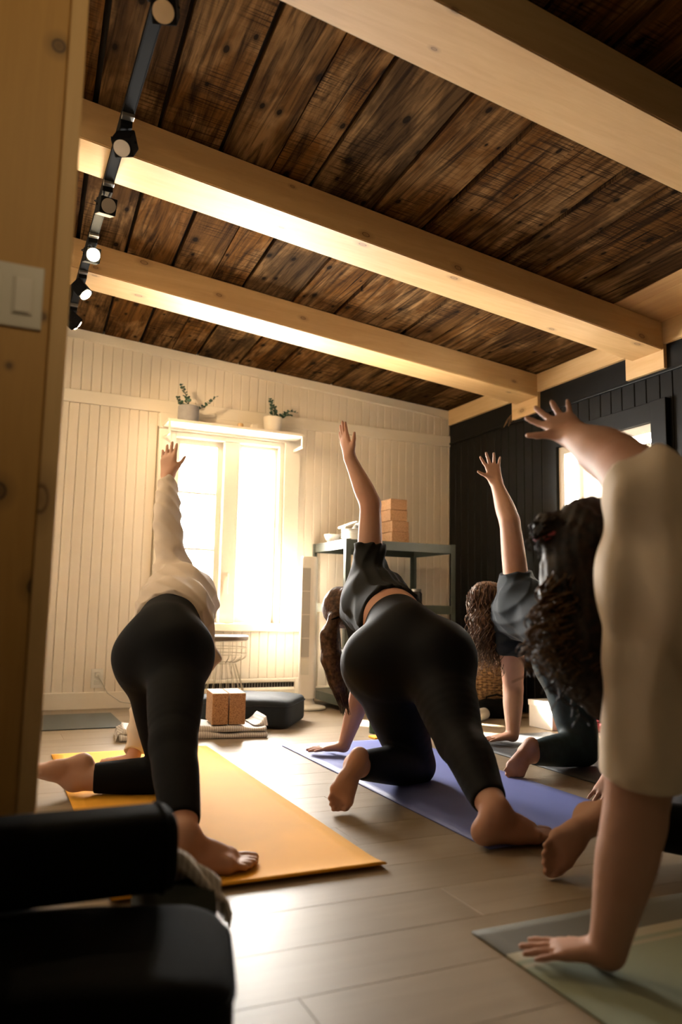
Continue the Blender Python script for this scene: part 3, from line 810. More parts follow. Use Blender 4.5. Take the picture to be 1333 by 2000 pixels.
for i, (cx, lab) in enumerate(((1.085, 'left of the two cork blocks standing on the striped blanket'), (1.170, 'right of the two cork blocks standing on the striped blanket'))):
    o = MB().box((-0.040, -0.112, 0), (0.040, 0.112, 0.152), 0.004).build('yoga_block', M['cork'], None, loc=(cx, 3.885 - (cx - 1.12) * 0.12, bz + 0.004), rot=(0, 0, RB))
    tag(o, lab, 'yoga block', 'cork blocks on the blanket')

# ---- thin mats
def yoga_mat(name, x0, x1, y0, y1, mat, label, curl=0.0, group='yoga mats on the floor', t=0.005, rad=0.02):
    nx, ny = 14, 60
    V = []
    for lay in (0, 1):
        for j in range(ny + 1):
            y = y0 + (y1 - y0) * j / ny
            for i in range(nx + 1):
                x = x0 + (x1 - x0) * i / nx
                d = max(0.0, 0.10 - (y - y0)) / 0.10
                z = 0.0006 + curl * d * d + (t if lay else 0)
                V.append((x, y, z))
    S = (nx + 1) * (ny + 1); I = lambda l, j, i: l * S + j * (nx + 1) + i
    Fq = []
    for j in range(ny):
        for i in range(nx):
            Fq.append((I(1, j, i), I(1, j, i + 1), I(1, j + 1, i + 1), I(1, j + 1, i))); Fq.append((I(0, j, i), I(0, j + 1, i), I(0, j + 1, i + 1), I(0, j, i + 1)))
    for i in range(nx):
        Fq.append((I(0, 0, i), I(0, 0, i + 1), I(1, 0, i + 1), I(1, 0, i))); Fq.append((I(0, ny, i + 1), I(0, ny, i), I(1, ny, i), I(1, ny, i + 1)))
    for j in range(ny):
        Fq.append((I(0, j + 1, 0), I(0, j, 0), I(1, j, 0), I(1, j + 1, 0))); Fq.append((I(0, j, nx), I(0, j + 1, nx), I(1, j + 1, nx), I(1, j, nx)))
    me = mesh_np(name, V, Fq, sm=False)
    return tag(obj(name, me, mat), label, 'yoga mat', group)
yoga_mat('yoga_mat', 0.285, 0.957, 1.80, 3.59, M['mat_orange'], 'bright orange yoga mat on the left', 0.010)
yoga_mat('yoga_mat', 1.293, 1.94, 1.835, 3.49, M['mat_blue'], 'periwinkle blue yoga mat in the middle', 0.0)
yoga_mat('yoga_mat', 2.155, 2.80, 1.80, 3.42, M['mat_charcoal'], 'dark charcoal yoga mat at the right under the curly haired person')
yoga_mat('yoga_mat', 0.935, 1.58, -0.40, 1.39, M['mat_green'], 'sage green yoga mat with grey and cream stripes in the right foreground')
tag(MB().box((0.02, 4.26, 0.0005), (0.70, 4.82, 0.006), 0.002).build('floor_mat', M['mat_grey']), 'dark grey flat mat on the floor along the back wall', 'mat')

# ---- tower fan
fan = thing('tower_fan', (1.90, 4.70, 0), 'slim white tower fan beside the metal rack', 'fan')
FT = Matrix.Translation((1.90, 4.70, 0)) @ Matrix.Rotation(math.radians(-24), 4, 'Z')
MB().lathe([(0.115, 0.0), (0.125, 0.006), (0.122, 0.016), (0.06, 0.030), (0.045, 0.05), (0.040, 0.075)], n=40, M=FT).build('base', M['white_plastic'], fan, angle=40)
prof = []
for k in range(24):
    a = 2 * pi * k / 24
    prof.append((0.056 * math.copysign(abs(math.cos(a)) ** 0.5, math.cos(a)), 0.052 * math.copysign(abs(math.sin(a)) ** 0.6, math.sin(a))))
mb = MB().prism(prof, 0.07, 0.968, 2)
bmesh.ops.transform(mb.bm, matrix=FT, verts=list(mb.bm.verts)); body = mb.build('housing', M['white_plastic'], fan, angle=40)
mb = MB().prism(prof, 0.968, 0.976, 2)
for v in mb.bm.verts:
    v.co.x *= 0.92; v.co.y *= 0.92
bmesh.ops.transform(mb.bm, matrix=FT, verts=list(mb.bm.verts)); mb.build('control_top', M['white_plastic'], fan)
MB().box((-0.043, -0.0535, 0.33), (0.012, -0.050, 0.90), 0.001, M=FT).build('vent', M['glass_dark'], fan)
for k in range(9):
    x = -0.041 + k * 0.0064
    MB().box((x - 0.0017, -0.059, 0.325), (x + 0.0017, -0.053, 0.905), M=FT).build('slat', M['white_plastic'], fan)
for z in (0.45, 0.6, 0.75): MB().box((-0.043, -0.0565, z - 0.002), (0.012, -0.0535, z + 0.002), M=FT).build('crossbar', M['white_plastic'], fan)
MB().box((-0.043, -0.0545, 0.22), (0.012, -0.0505, 0.325), 0.002, M=FT).build('lower_panel', M['plate_plastic'], fan)

# ---- metal rack
RX0, RX1, RYF, RYB = 2.03, 2.845, 4.415, 4.975
rk = thing('metal_rack', ((RX0 + RX1) / 2, (RYF + RYB) / 2, 0), 'dark green metal shelving rack in the back right corner', 'rack')
pw = 0.034
for x in (RX0, RX1 - pw):
    for y in (RYF, RYB - pw):
        mb = MB()
        sx = 1 if x == RX0 else -1; sy = 1 if y == RYF else -1
        X = x if sx > 0 else x + pw; Y = y if sy > 0 else y + pw
        mb.box((min(X, X + sx * pw), min(Y, Y + sy * 0.003), 0), (max(X, X + sx * pw), max(Y, Y + sy * 0.003), 1.085))
        mb.box((min(X, X + sx * 0.003), min(Y, Y + sy * pw), 0), (max(X, X + sx * 0.003), max(Y, Y + sy * pw), 1.085))
        mb.build('post', M['rack_metal'], rk)
for zt in (1.082, 0.675, 0.098):
    b = MB().box((RX0 + 0.006, RYF + 0.006, zt - 0.012), (RX1 - 0.006, RYB - 0.006, zt - 0.003)).build('shelf_board', M['rack_board'], rk)
    for a, c in (((RX0 + 0.004, RYF + 0.0032, zt - 0.058), (RX1 - 0.004, RYF + 0.0062, zt)), ((RX0 + 0.004, RYB - 0.0062, zt - 0.058), (RX1 - 0.004, RYB - 0.0032, zt)),
                 ((RX0 + 0.0032, RYF + 0.004, zt - 0.058), (RX0 + 0.0062, RYB - 0.004, zt)), ((RX1 - 0.0062, RYF + 0.004, zt - 0.058), (RX1 - 0.0032, RYB - 0.004, zt))):
        MB().box(a, c).build('rail', M['rack_metal'], b)
TZ = 1.0795
# cork blocks stacked on the rack
labs = ['lowest of the four stacked cork blocks on the rack', 'second cork block from the bottom of the stack on the rack', 'third cork block from the bottom of the stack on the rack', 'topmost cork block of the stack on the rack']
for i in range(4):
    o = MB().box((-0.064, -0.115, 0), (0.064, 0.115, 0.0735), 0.004).build('yoga_block', M['cork'], None, loc=(2.465 - 0.006 * i, 4.60 + 0.004 * i, TZ + 0.0005 + i * 0.0745), rot=(0, 0, math.radians((-3, 1, -2, 2)[i])))
    tag(o, labs[i], 'yoga block', 'cork blocks stacked on the rack')
# bowl and plates
def bowl(name, c, r, h, mat, label, M4=None, cat='bowl'):
    prof = [(r * 0.45, 0), (r * 0.5, 0.004), (r * 0.85, h * 0.55), (r, h), (r - 0.004, h), (r * 0.82, h * 0.55), (r * 0.4, 0.010)]
    o = MB().lathe(prof, n=36).build(name, mat, None, angle=50)
    o.matrix_basis = Matrix.Translation(c) @ (M4 or Matrix.Identity(4))
    return tag(o, label, cat)
bowl('bowl', (2.105, 4.80, TZ), 0.060, 0.062, M['white_ceramic'], 'white bowl at the left end of the rack top')
for i in range(6):
    prof = [(0.055, 0), (0.062, 0.003), (0.098, 0.0125), (0.100, 0.0140), (0.097, 0.0150), (0.060, 0.006)]
    o = MB().lathe(prof, n=40).build('plate', M['white_ceramic'], None, loc=(2.165, 4.555, TZ + i * 0.0125), angle=50)
    tag(o, ['lowest', 'second lowest', 'third lowest', 'third highest', 'second highest', 'topmost'][i] + ' white plate in the stack on the rack top', 'plate', 'stacked white plates')
pz = TZ + 5 * 0.0125 + 0.0155
bowl('bowl', (2.19, 4.555, pz + 0.05), 0.052, 0.05, M['concrete'], 'grey bowl turned upside down on the white plates', Matrix.Rotation(pi, 4, 'X'))
o = MB().box((-0.05, -0.055, 0), (0.05, 0.055, 0.012), 0.003).build('small_tray', M['plate_plastic']); o.matrix_basis = Matrix.Translation((2.100, 4.54, pz + 0.0215)) @ Matrix.Rotation(math.radians(-22), 4, 'Y')
tag(o, 'small pale tray leaning on the stacked white plates', 'tray')
tb = thing('storage_tub', (2.24, 4.72, 0.095), 'dark grey round storage tub on the bottom shelf of the rack', 'tub')
MB().lathe([(0.095, 0), (0.115, 0.01), (0.145, 0.10), (0.155, 0.25), (0.150, 0.265), (0.145, 0.25), (0.13, 0.10)], (2.215, 4.70, 0.0955), 40).build('tub_body', M['mat_grey'], tb, angle=50)
MB().lathe([(0.157, 0.255), (0.160, 0.262), (0.12, 0.285), (0.02, 0.29)], (2.215, 4.70, 0.0955), 40).build('lid', M['concrete'], tb, angle=50)
jr = thing('glass_jar', (2.66, 4.62, 0.6725), 'small dark jar on the middle shelf of the rack', 'jar')
MB().lathe([(0.036, 0), (0.04, 0.005), (0.04, 0.08), (0.032, 0.095)], (2.66, 4.62, 0.6725), 28).build('jar_body', M['glass_dark'], jr, angle=50)
MB().lathe([(0.034, 0.0945), (0.034, 0.112)], (2.66, 4.62, 0.6725), 28).build('lid', M['grey_metal'], jr, angle=50)

# ---- wicker basket made of woven rows
bc = (3.01, 4.24, 0.0)
wb = thing('wicker_basket', bc, 'tall woven wicker basket against the black wall', 'basket')
prof = [(0.10, 0.0), (0.15, 0.004)]
for k in range(22):
    z = 0.012 + k * 0.0155; r = 0.152 + 0.018 * math.sin(pi * min(1, (z) / 0.36))
    prof += [(r - 0.004, z), (r + 0.003, z + 0.004), (r + 0.003, z + 0.010), (r - 0.004, z + 0.0145)]
prof += [(0.15, 0.35), (0.14, 0.345), (0.14, 0.02)]
MB().lathe(prof, bc, 48).build('woven_body', M['wicker'], wb, angle=35)
for k in range(5):
    pts = [(bc[0] + 0.158 * math.cos(2 * pi * j / 40), bc[1] + 0.158 * math.sin(2 * pi * j / 40), 0.350 + 0.006 * math.sin(2 * pi * (j / 8) + k * 1.3)) for j in range(40)]
    if k < 2: MB().tube(pts, 0.006, 6, closed=True).build('rim_braid', M['wicker'], wb, sm=True)
mb = MB()
for k in range(36):
    a = 2 * pi * k / 36
    for r in range(11):
        z = 0.030 + r * 0.031 + (0.0155 if k % 2 else 0)
        if z > 0.335: continue
        rr_ = 0.152 + 0.018 * math.sin(pi * min(1, z / 0.36))
        ctr = Vector((bc[0] + (rr_ + 0.001) * math.cos(a), bc[1] + (rr_ + 0.001) * math.sin(a), z))
        mb.box((-0.0045, -0.010, -0.008), (0.0045, 0.010, 0.008), 0, M=Matrix.Translation(ctr) @ Matrix.Rotation(a, 4, 'Z'))
tag(mb.build('weave', M['wicker'], wb), kind='stuff')
o = MB().box((-0.1, -0.07, 0), (0.1, 0.07, 0.05), 0.012).build('folded_cloth', M['shirt_beige'], None, loc=(3.01, 4.21, 0.3515), rot=(0, 0, 0.3))
tag(o, 'folded pale cloth lying on the wicker basket', 'cloth')

# ---- bag, white towel roll, box, red bundle near the black wall
bg_ = thing('black_bag', (2.86, 4.02, 0), 'small black bag on the floor in front of the wicker basket', 'bag')
obj('bag_body', pillow('bag_body', (0.22, 0.13, 0.10), 0.5, (32, 20), 0.01, 5), M['black_fabric'], bg_, (2.86, 4.00, 0), (0, 0, -0.4))
MB().tube([(2.79, 4.0, 0.085), (2.80, 4.0, 0.125), (2.86, 3.98, 0.14), (2.92, 3.965, 0.125), (2.93, 3.96, 0.08)], 0.006, 6).build('handle', M['black_fabric'], bg_, sm=True)
rt = thing('rolled_cloth', (2.66, 3.90, 0), 'small white rolled bundle on the floor left of the black bag', 'cloth')
MB().tube([(2.62, 3.86, 0.036), (2.625, 3.865, 0.036), (2.745, 3.945, 0.036), (2.75, 3.95, 0.036)], [0.030, 0.035, 0.035, 0.030], 20).build('roll', M['white_trim'], rt, angle=40)
sp = [(2.6185 - 0.0005 * k, 3.859 - 0.0003 * k, 0.036) for k in range(2)]
MB().tube([(2.619 + 0.55 * 0 , 3.859 + (0.004 + 0.0011 * k) * math.cos(k * 0.7), 0.036 + (0.004 + 0.0011 * k) * math.sin(k * 0.7)) for k in range(20)], 0.0018, 5).build('spiral_edge', M['white_trim'], rt)
bx = thing('storage_box', (2.94, 3.57, 0), 'bright white box on the floor by the black wall', 'box')
MB().box((2.855, 3.462, 0), (3.045, 3.662, 0.135), 0.003).build('box_body', M['white_plastic'], bx)
MB().box((2.851, 3.458, 0.118), (3.049, 3.666, 0.150), 0.003).build('lid', M['white_plastic'], bx)
rd = thing('folded_red_blanket', (3.13, 3.38, 0), 'red folded blanket bundle against the black wall', 'blanket')
for k in range(3):
    MB().box((3.045 + 0.002 * k, 3.15, 0.001 + k * 0.056), (3.185, 3.40, 0.055 + k * 0.056), 0.02, seg=3).build('fold', M['red_fabric'], rd, sm=True)

# ---- bottle and yellow strap on the floor behind the middle person
bt = thing('water_bottle', (1.89, 3.70, 0), 'small dark green bottle standing behind the middle yoga mat', 'bottle')
MB().lathe([(0.030, 0), (0.034, 0.004), (0.034, 0.13), (0.018, 0.165), (0.016, 0.175)], (1.89, 3.70, 0), 28).build('bottle_body', M['eucalyptus'], bt, angle=50)
MB().lathe([(0.019, 0.1745), (0.019, 0.20)], (1.89, 3.70, 0), 20).build('cap', M['black_metal'], bt, angle=50)
tag(MB().box((1.79, 3.505, 0.0005), (1.87, 3.585, 0.012), 0.004).build('yoga_strap', M['mat_orange']), 'small folded yellow strap at the far end of the blue mat', 'strap')

# ---- dark cushions in the left foreground
cA = math.radians(-14)
bc1 = thing('meditation_cushion', (0.02, 1.15, 0), 'large black rectangular cushion in the left foreground', 'cushion')
obj('cover', pillow('big_cushion', (0.66, 0.31, 0.200), 0.30, (64, 36), 0.006, 9, 0.002), M['black_fabric'], bc1, (0.018, 1.165, 0), (0, 0, cA))
seam((0.66, 0.31, 0.2), 0.165, 0.003, 'piping', M['black_fabric'], bc1, Matrix.Translation((0.018, 1.165, 0)) @ Matrix.Rotation(cA, 4, 'Z'), 0.30)
b2 = thing('bolster', (0.0, 1.25, 0.21), 'black bolster roll lying on the large black cushion', 'bolster')
Lb = []
def bolster_ring(x, r): return (x, r)
nn = 36; V = []; Fq = []
xs = [(-0.36, 0.0), (-0.36, 0.045), (-0.352, 0.056), (-0.33, 0.06), (0.262, 0.06), (0.276, 0.058), (0.283, 0.05), (0.284, 0.0)]
for x, r in xs:
    for k in range(nn):
        a = 2 * pi * k / nn
        V.append((x, r * 1.08 * math.copysign(abs(math.cos(a)) ** 0.62, math.cos(a)), r * math.copysign(abs(math.sin(a)) ** 0.62, math.sin(a))))
for j in range(len(xs) - 1):
    for k in range(nn): Fq.append((j * nn + k, (j + 1) * nn + k, (j + 1) * nn + (k + 1) % nn, j * nn + (k + 1) % nn))
obj('cover', mesh_np('bolster', V, Fq), M['black_fabric'], b2, (0.003, 1.262, 0.2745))
MB().tube([(0.2665, 1.262 + 0.0665 * math.copysign(abs(math.cos(2 * pi * k / 48)) ** 0.62, math.cos(2 * pi * k / 48)), 0.2745 + 0.0612 * math.copysign(abs(math.sin(2 * pi * k / 48)) ** 0.62, math.sin(2 * pi * k / 48))) for k in range(48)], 0.0025, 5, closed=True).build('piping', M['black_fabric'], b2, sm=True)
# striped blanket draped over the back right corner, with tassels
db = thing('draped_blanket', (0.37, 1.37, 0), 'pale striped blanket with tassels draped beside the black cushions', 'blanket')
nx, ny = 30, 24; V = []
for i in range(nx + 1):
    s = i / nx
    for j in range(ny + 1):
        u = j / ny
        x = 0.245 + 0.155 * s; y = 1.36 + 0.085 * u
        z = 0.225 - 0.02 * s - 0.16 * max(0, s - 0.55) ** 1.3 - 0.05 * u * u + 0.013 * math.sin(9 * u + 5 * s) + 0.008 * math.sin(21 * u + 2)
        V.append((x, y, z))
Fq = [(i * (ny + 1) + j, (i + 1) * (ny + 1) + j, (i + 1) * (ny + 1) + j + 1, i * (ny + 1) + j + 1) for i in range(nx) for j in range(ny)]
o = obj('drape', mesh_np('drape', V, Fq), M['blanket'], db)
md = o.modifiers.new('thickness', 'SOLIDIFY'); md.thickness = 0.008; md.offset = 1
o = obj('fold', blanket_layer(0.270, 0.385, 1.345, 1.445, 0.0005, 0.085, 21, rot=0.1), M['blanket'], db)
o = obj('fold', blanket_layer(0.265, 0.385, 1.345, 1.445, 0.086, 0.165, 22, rot=0.08), M['olive_fabric'], db)
for k in range(9):
    y = 1.36 + 0.0095 * k
    p = [(0.398, y, 0.150), (0.410, y, 0.140), (0.415 + random.uniform(-.004, .004), y + random.uniform(-.004, .004), 0.118), (0.417 + random.uniform(-.005, .005), y + random.uniform(-.005, .005), 0.098)]
    MB().tube(p, [0.003, 0.004, 0.0045, 0.002], 6).build('tassel', M['blanket'], db)

# ---- sheer curtain in the side window
cu = thing('sheer_curtain', (XR + 0.035, 3.30, RZ0 + 0.02), 'sheer cream curtain hanging in the side window', 'curtain')
V = []; ny, nz = 90, 6
for j in range(ny + 1):
    y = RY0 + 0.035 + 0.60 * j / ny
    for k in range(nz + 1):
        z = RZ0 + 0.035 + (1.580 - RZ0 - 0.035) * k / nz
        V.append((XR + 0.035 + 0.011 * math.sin(j * 0.62) + 0.005 * math.sin(j * 1.7 + 1), y, z))
Fq = [(j * (nz + 1) + k, (j + 1) * (nz + 1) + k, (j + 1) * (nz + 1) + k + 1, j * (nz + 1) + k + 1) for j in range(ny) for k in range(nz)]
obj('fabric', mesh_np('curtain', V, Fq), M['sheer'], cu)
MB().tube([(XR + 0.035, RY0 + 0.031, 1.568), (XR + 0.035, 3.614, 1.568)], 0.004, 8).build('rod', M['white_plastic'], cu)

# ---- dried sprig tucked under the pine block on the black wall
dsp = thing('dried_sprig', (XR - 0.035, 4.255, 1.93), 'small dried sprig hanging beside the pine block on the black wall', 'sprig')
for k in range(6):
    a = -0.5 + k * 0.2
    MB().tube([(XR - 0.012, 4.235 + 0.004 * k, 1.995), (XR - 0.022, 4.24 + 0.01 * k, 1.965), (XR - 0.026 - 0.002 * k, 4.245 + 0.03 * a + 0.01 * k, 1.935 - 0.012 * (k % 3))], [0.0012, 0.0016, 0.0035], 5).build('stem', M['wicker'], dsp)

# ================================================================== PEOPLE (bodies as one continuous blended surface)
A = lambda *p: np.array(p, dtype=np.float64)
def unit(v):
    v = np.asarray(v, dtype=np.float64); return v / (np.linalg.norm(v) + 1e-12)
def lerp(a, b, t): return a + (b - a) * t

class Prim:
    """tapered capsule a->b, optionally squashed along an axis, optionally cut by planes (keeps dot(p-q, n) < 0)"""
    __slots__ = ('a', 'b', 'ra', 'rb', 'k', 'flat', 'cuts', 'sub')
    def __init__(s, a, b, ra, rb, k=0.03, flat=None, cuts=(), sub=False):
        s.a, s.b, s.ra, s.rb, s.k, s.flat, s.cuts, s.sub = np.asarray(a, float), np.asarray(b, float), ra, rb, k, flat, cuts, sub
    def grown(s, d, k=None, cuts=()):
        return Prim(s.a, s.b, s.ra + d, s.rb + d, s.k if k is None else k, s.flat, tuple(s.cuts) + tuple(cuts), s.sub)
    def bounds(s, m):
        r = max(s.ra, s.rb) * (1.0 if s.flat is None else max(1.0, 1.0 / min(1, s.flat[1]))) + m
        return np.minimum(s.a, s.b) - r, np.maximum(s.a, s.b) + r
    def dist(s, X, Y, Z, m):
        d = seg_dist(X, Y, Z, s.a, s.b, s.ra, s.rb, s.flat)
        for q, n in s.cuts: d = np.maximum(d, (X - q[0]) * n[0] + (Y - q[1]) * n[1] + (Z - q[2]) * n[2])
        return d.astype(np.float32)

def seg_dist(X, Y, Z, a, b, ra, rb, flat=None):
    """distance to a tapered segment on a broadcast grid"""
    f32 = np.float32
    ab = (b - a).astype(f32); L2 = f32(ab @ ab + 1e-12)
    x, y, z = X - f32(a[0]), Y - f32(a[1]), Z - f32(a[2])
    dot = x * ab[0] + y * ab[1] + z * ab[2]
    t = np.clip(dot / L2, 0, 1)
    d2 = (x * x + y * y) + z * z
    d2 = d2 - t * (2 * dot - t * L2)
    if flat is not None:
        n, f = np.asarray(flat[0], f32), f32(flat[1])
        q = x * n[0] + y * n[1] + z * n[2] - t * f32(ab @ n)
        d2 = d2 + (f * f - 1) * q * q
    d = np.sqrt(np.maximum(d2, 0)) - (f32(ra) + f32(rb - ra) * t)
    if flat is not None and flat[1] > 1: d = d / f32(flat[1] ** 0.5)
    return d

class Chain(Prim):
    """smooth limb through several points with its own radius at each"""
    __slots__ = ('pts', 'rs')
    def __init__(s, pts, rs, k=0.03, cuts=(), n=4, raw=False):
        pts = np.asarray(pts, float); rs = np.asarray(rs, float)
        if not raw:
            m = len(pts); P = []; R = []
            for i in range(m - 1):
                p0, p1, p2, p3 = pts[max(i - 1, 0)], pts[i], pts[i + 1], pts[min(i + 2, m - 1)]
                r0, r1, r2, r3 = rs[max(i - 1, 0)], rs[i], rs[i + 1], rs[min(i + 2, m - 1)]
                for t in np.arange(n) / n:
                    c = (-0.5 * t + t * t - 0.5 * t ** 3, 1 - 2.5 * t * t + 1.5 * t ** 3, 0.5 * t + 2 * t * t - 1.5 * t ** 3, -0.5 * t * t + 0.5 * t ** 3)
                    P.append(c[0] * p0 + c[1] * p1 + c[2] * p2 + c[3] * p3); R.append(c[0] * r0 + c[1] * r1 + c[2] * r2 + c[3] * r3)
            P.append(pts[-1]); R.append(rs[-1]); pts, rs = np.array(P), np.array(R)
        s.pts, s.rs, s.k, s.cuts, s.sub, s.flat = pts, rs, k, cuts, False, None
    def grown(s, d, k=None, cuts=()):
        return Chain(s.pts, s.rs + d, s.k if k is None else k, tuple(s.cuts) + tuple(cuts), raw=True)
    def bounds(s, m):
        r = s.rs.max() + m
        return s.pts.min(0) - r, s.pts.max(0) + r
    def dist(s, X, Y, Z, m):
        best = np.full((X.size, Y.size, Z.size), 0.5, np.float32)
        ax = (X.ravel(), Y.ravel(), Z.ravel())
        for i in range(len(s.pts) - 1):
            p, q = s.pts[i], s.pts[i + 1]; r = max(s.rs[i], s.rs[i + 1]) + m
            lo, hi = np.minimum(p, q) - r, np.maximum(p, q) + r
            sl = tuple(slice(int(np.searchsorted(ax[k], lo[k])), int(np.searchsorted(ax[k], hi[k]))) for k in range(3))
            if any(w.stop <= w.start for w in sl): continue
            d = seg_dist(X[sl[0]], Y[:, sl[1]], Z[:, :, sl[2]], p, q, s.rs[i], s.rs[i + 1])
            best[sl] = np.minimum(best[sl], d)
        for q, n in s.cuts: best = np.maximum(best, (X - q[0]) * n[0] + (Y - q[1]) * n[1] + (Z - q[2]) * n[2])
        return best.astype(np.float32)

def sdf_mesh(name, prims, h=0.006, disp=None, relax=3, ground=0.0066):
    mg = 0.03
    lo = np.min([p.bounds(mg)[0] for p in prims if not p.sub], axis=0); hi = np.max([p.bounds(mg)[1] for p in prims if not p.sub], axis=0)
    n = np.ceil((hi - lo) / h).astype(int) + 1
    G = np.full(n, 0.5, np.float32)
    for p in prims:
        m = p.k + 3 * h + 0.004
        l, u = p.bounds(m)
        i0 = np.maximum(0, np.floor((l - lo) / h).astype(int)); i1 = np.minimum(n, np.ceil((u - lo) / h).astype(int) + 1)
        if np.any(i1 <= i0): continue
        ax = [(lo[k] + h * np.arange(i0[k], i1[k])).astype(np.float32) for k in range(3)]
        d = p.dist(ax[0][:, None, None], ax[1][None, :, None], ax[2][None, None, :], m)
        sl = tuple(slice(i0[k], i1[k]) for k in range(3))
        g = G[sl]
        if p.sub:
            G[sl] = np.maximum(g, -d)
        else:
            k = max(p.k, 1e-4)
            e = np.maximum(k - np.abs(g - d), 0) / k
            G[sl] = np.minimum(g, d) - e * e * k * 0.25
    if disp is not None:
        idx = np.argwhere(np.abs(G) < 0.06)
        P = (lo + idx * h)
        G[tuple(idx.T)] += disp(P).astype(np.float32)
    nz_ = int(max(0, (ground - lo[2]) / h + 3))
    if nz_ > 0:
        zz = (ground - (lo[2] + h * np.arange(min(nz_, n[2])))).astype(np.float32)
        G[:, :, :len(zz)] = np.maximum(G[:, :, :len(zz)], zz[None, None, :])
    # surface nets
    S = G < 0
    c = [S[:-1, :-1, :-1], S[1:, :-1, :-1], S[:-1, 1:, :-1], S[1:, 1:, :-1], S[:-1, :-1, 1:], S[1:, :-1, 1:], S[:-1, 1:, 1:], S[1:, 1:, 1:]]
    tot = np.zeros(c[0].shape, np.int8)
    for q in c: tot += q
    act = (tot > 0) & (tot < 8)
    ci = np.argwhere(act)
    vid = np.full(act.shape, -1, np.int32); vid[tuple(ci.T)] = np.arange(len(ci))
    off = np.array([[0, 0, 0], [1, 0, 0], [0, 1, 0], [1, 1, 0], [0, 0, 1], [1, 0, 1], [0, 1, 1], [1, 1, 1]])
    vals = np.stack([G[tuple((ci + o).T)] for o in off], 1)
    acc = np.zeros((len(ci), 3)); cnt = np.zeros(len(ci))
    for a, b in ((0, 1), (2, 3), (4, 5), (6, 7), (0, 2), (1, 3), (4, 6), (5, 7), (0, 4), (1, 5), (2, 6), (3, 7)):
        va, vb = vals[:, a], vals[:, b]
        m = (va < 0) != (vb < 0)
        t = np.where(m, va / np.where(m, va - vb, 1), 0)
        acc += m[:, None] * (off[a] + t[:, None] * (off[b] - off[a])); cnt += m
    V = lo + h * (ci + acc / cnt[:, None])
    Fs = []
    for axs in range(3):
        o1, o2 = (axs + 1) % 3, (axs + 2) % 3
        sl0 = [slice(None)] * 3; sl1 = [slice(None)] * 3
        sl0[axs] = slice(0, -1); sl1[axs] = slice(1, None)
        a, b = S[tuple(sl0)], S[tuple(sl1)]
        e = np.argwhere(a != b)
        if not len(e): continue
        fl = a[tuple(e.T)]
        ok = (e[:, o1] > 0) & (e[:, o2] > 0) & (e[:, o1] < act.shape[o1]) & (e[:, o2] < act.shape[o2])
        e, fl = e[ok], fl[ok]
        q = []
        for d1, d2 in ((1, 1), (0, 1), (0, 0), (1, 0)):
            f = e.copy(); f[:, o1] -= d1; f[:, o2] -= d2; q.append(vid[tuple(f.T)])
        q = np.stack(q, 1); q[~fl] = q[~fl][:, ::-1]
        Fs.append(q)
    Fq = np.concatenate(Fs); Fq = Fq[(Fq >= 0).all(1)]
    for _ in range(relax):
        acc = np.zeros_like(V); cnt = np.zeros(len(V))
        for k in range(4):
            i, j = Fq[:, k], Fq[:, (k + 1) % 4]
            for d in range(3):
                acc[:, d] += np.bincount(i, V[j, d], len(V)) + np.bincount(j, V[i, d], len(V))
            cnt += np.bincount(i, minlength=len(V)) + np.bincount(j, minlength=len(V))
        V = V * 0.5 + 0.5 * acc / np.maximum(cnt, 1)[:, None]
    return mesh_np(name, V, Fq)

def rot_about(v, ax, ang):
    ax = unit(ax); v = np.asarray(v, float)
    return v * math.cos(ang) + np.cross(ax, v) * math.sin(ang) + ax * (ax @ v) * (1 - math.cos(ang))

def hand(w, f, t, L=0.172, spread=0.22, curl=0.12, thumb=0.9, down=None):
    """w wrist, f finger direction, t direction towards the thumb side in the palm plane; palm normal = f x t side"""
    f = unit(f); t = unit(np.asarray(t, float) - f * (np.asarray(t, float) @ f)); nrm = np.cross(f, t)
    if down is not None and nrm @ down < 0: nrm = -nrm
    s = L / 0.18; out = []
    for i, (o, m, ln, r) in enumerate(((0.030, 0.088, 0.070, 0.0097), (0.010, 0.092, 0.079, 0.0100), (-0.010, 0.088, 0.073, 0.0096), (-0.029, 0.080, 0.058, 0.0086))):
        root = w + s * (f * 0.008 + t * o * 0.55); mc = w + s * (f * m + t * o)
        out.append(Prim(root, mc, 0.0165 * s, 0.0125 * s, 0.018, (nrm, 1.15)))
        d = rot_about(f, nrm, 0) ; d = unit(f + t * (o / 0.030) * spread)
        p = mc
        for ph, fr in enumerate((0.44, 0.31, 0.25)):
            d = unit(d + nrm * curl * (1.0 if ph else 0.7))
            q = p + d * ln * fr * s
            out.append(Prim(p, q, r * s * (1 - 0.06 * ph), r * s * (0.95 - 0.08 * ph), 0.0045 if ph == 0 else 0.002))
            p = q
    b = w + s * (f * 0.018 + t * 0.020); m = w + s * (f * 0.046 + t * 0.045 + nrm * 0.008)
    out.append(Prim(b, m, 0.0155 * s, 0.0125 * s, 0.014))
    d = unit(f * (1.15 - thumb * 0.6) + t * thumb + nrm * 0.15)
    q = m + d * 0.030 * s; out.append(Prim(m, q, 0.0105 * s, 0.0095 * s, 0.006))
    d = unit(d + f * 0.25); out.append(Prim(q, q + d * 0.025 * s, 0.0095 * s, 0.0078 * s, 0.003))
    return out

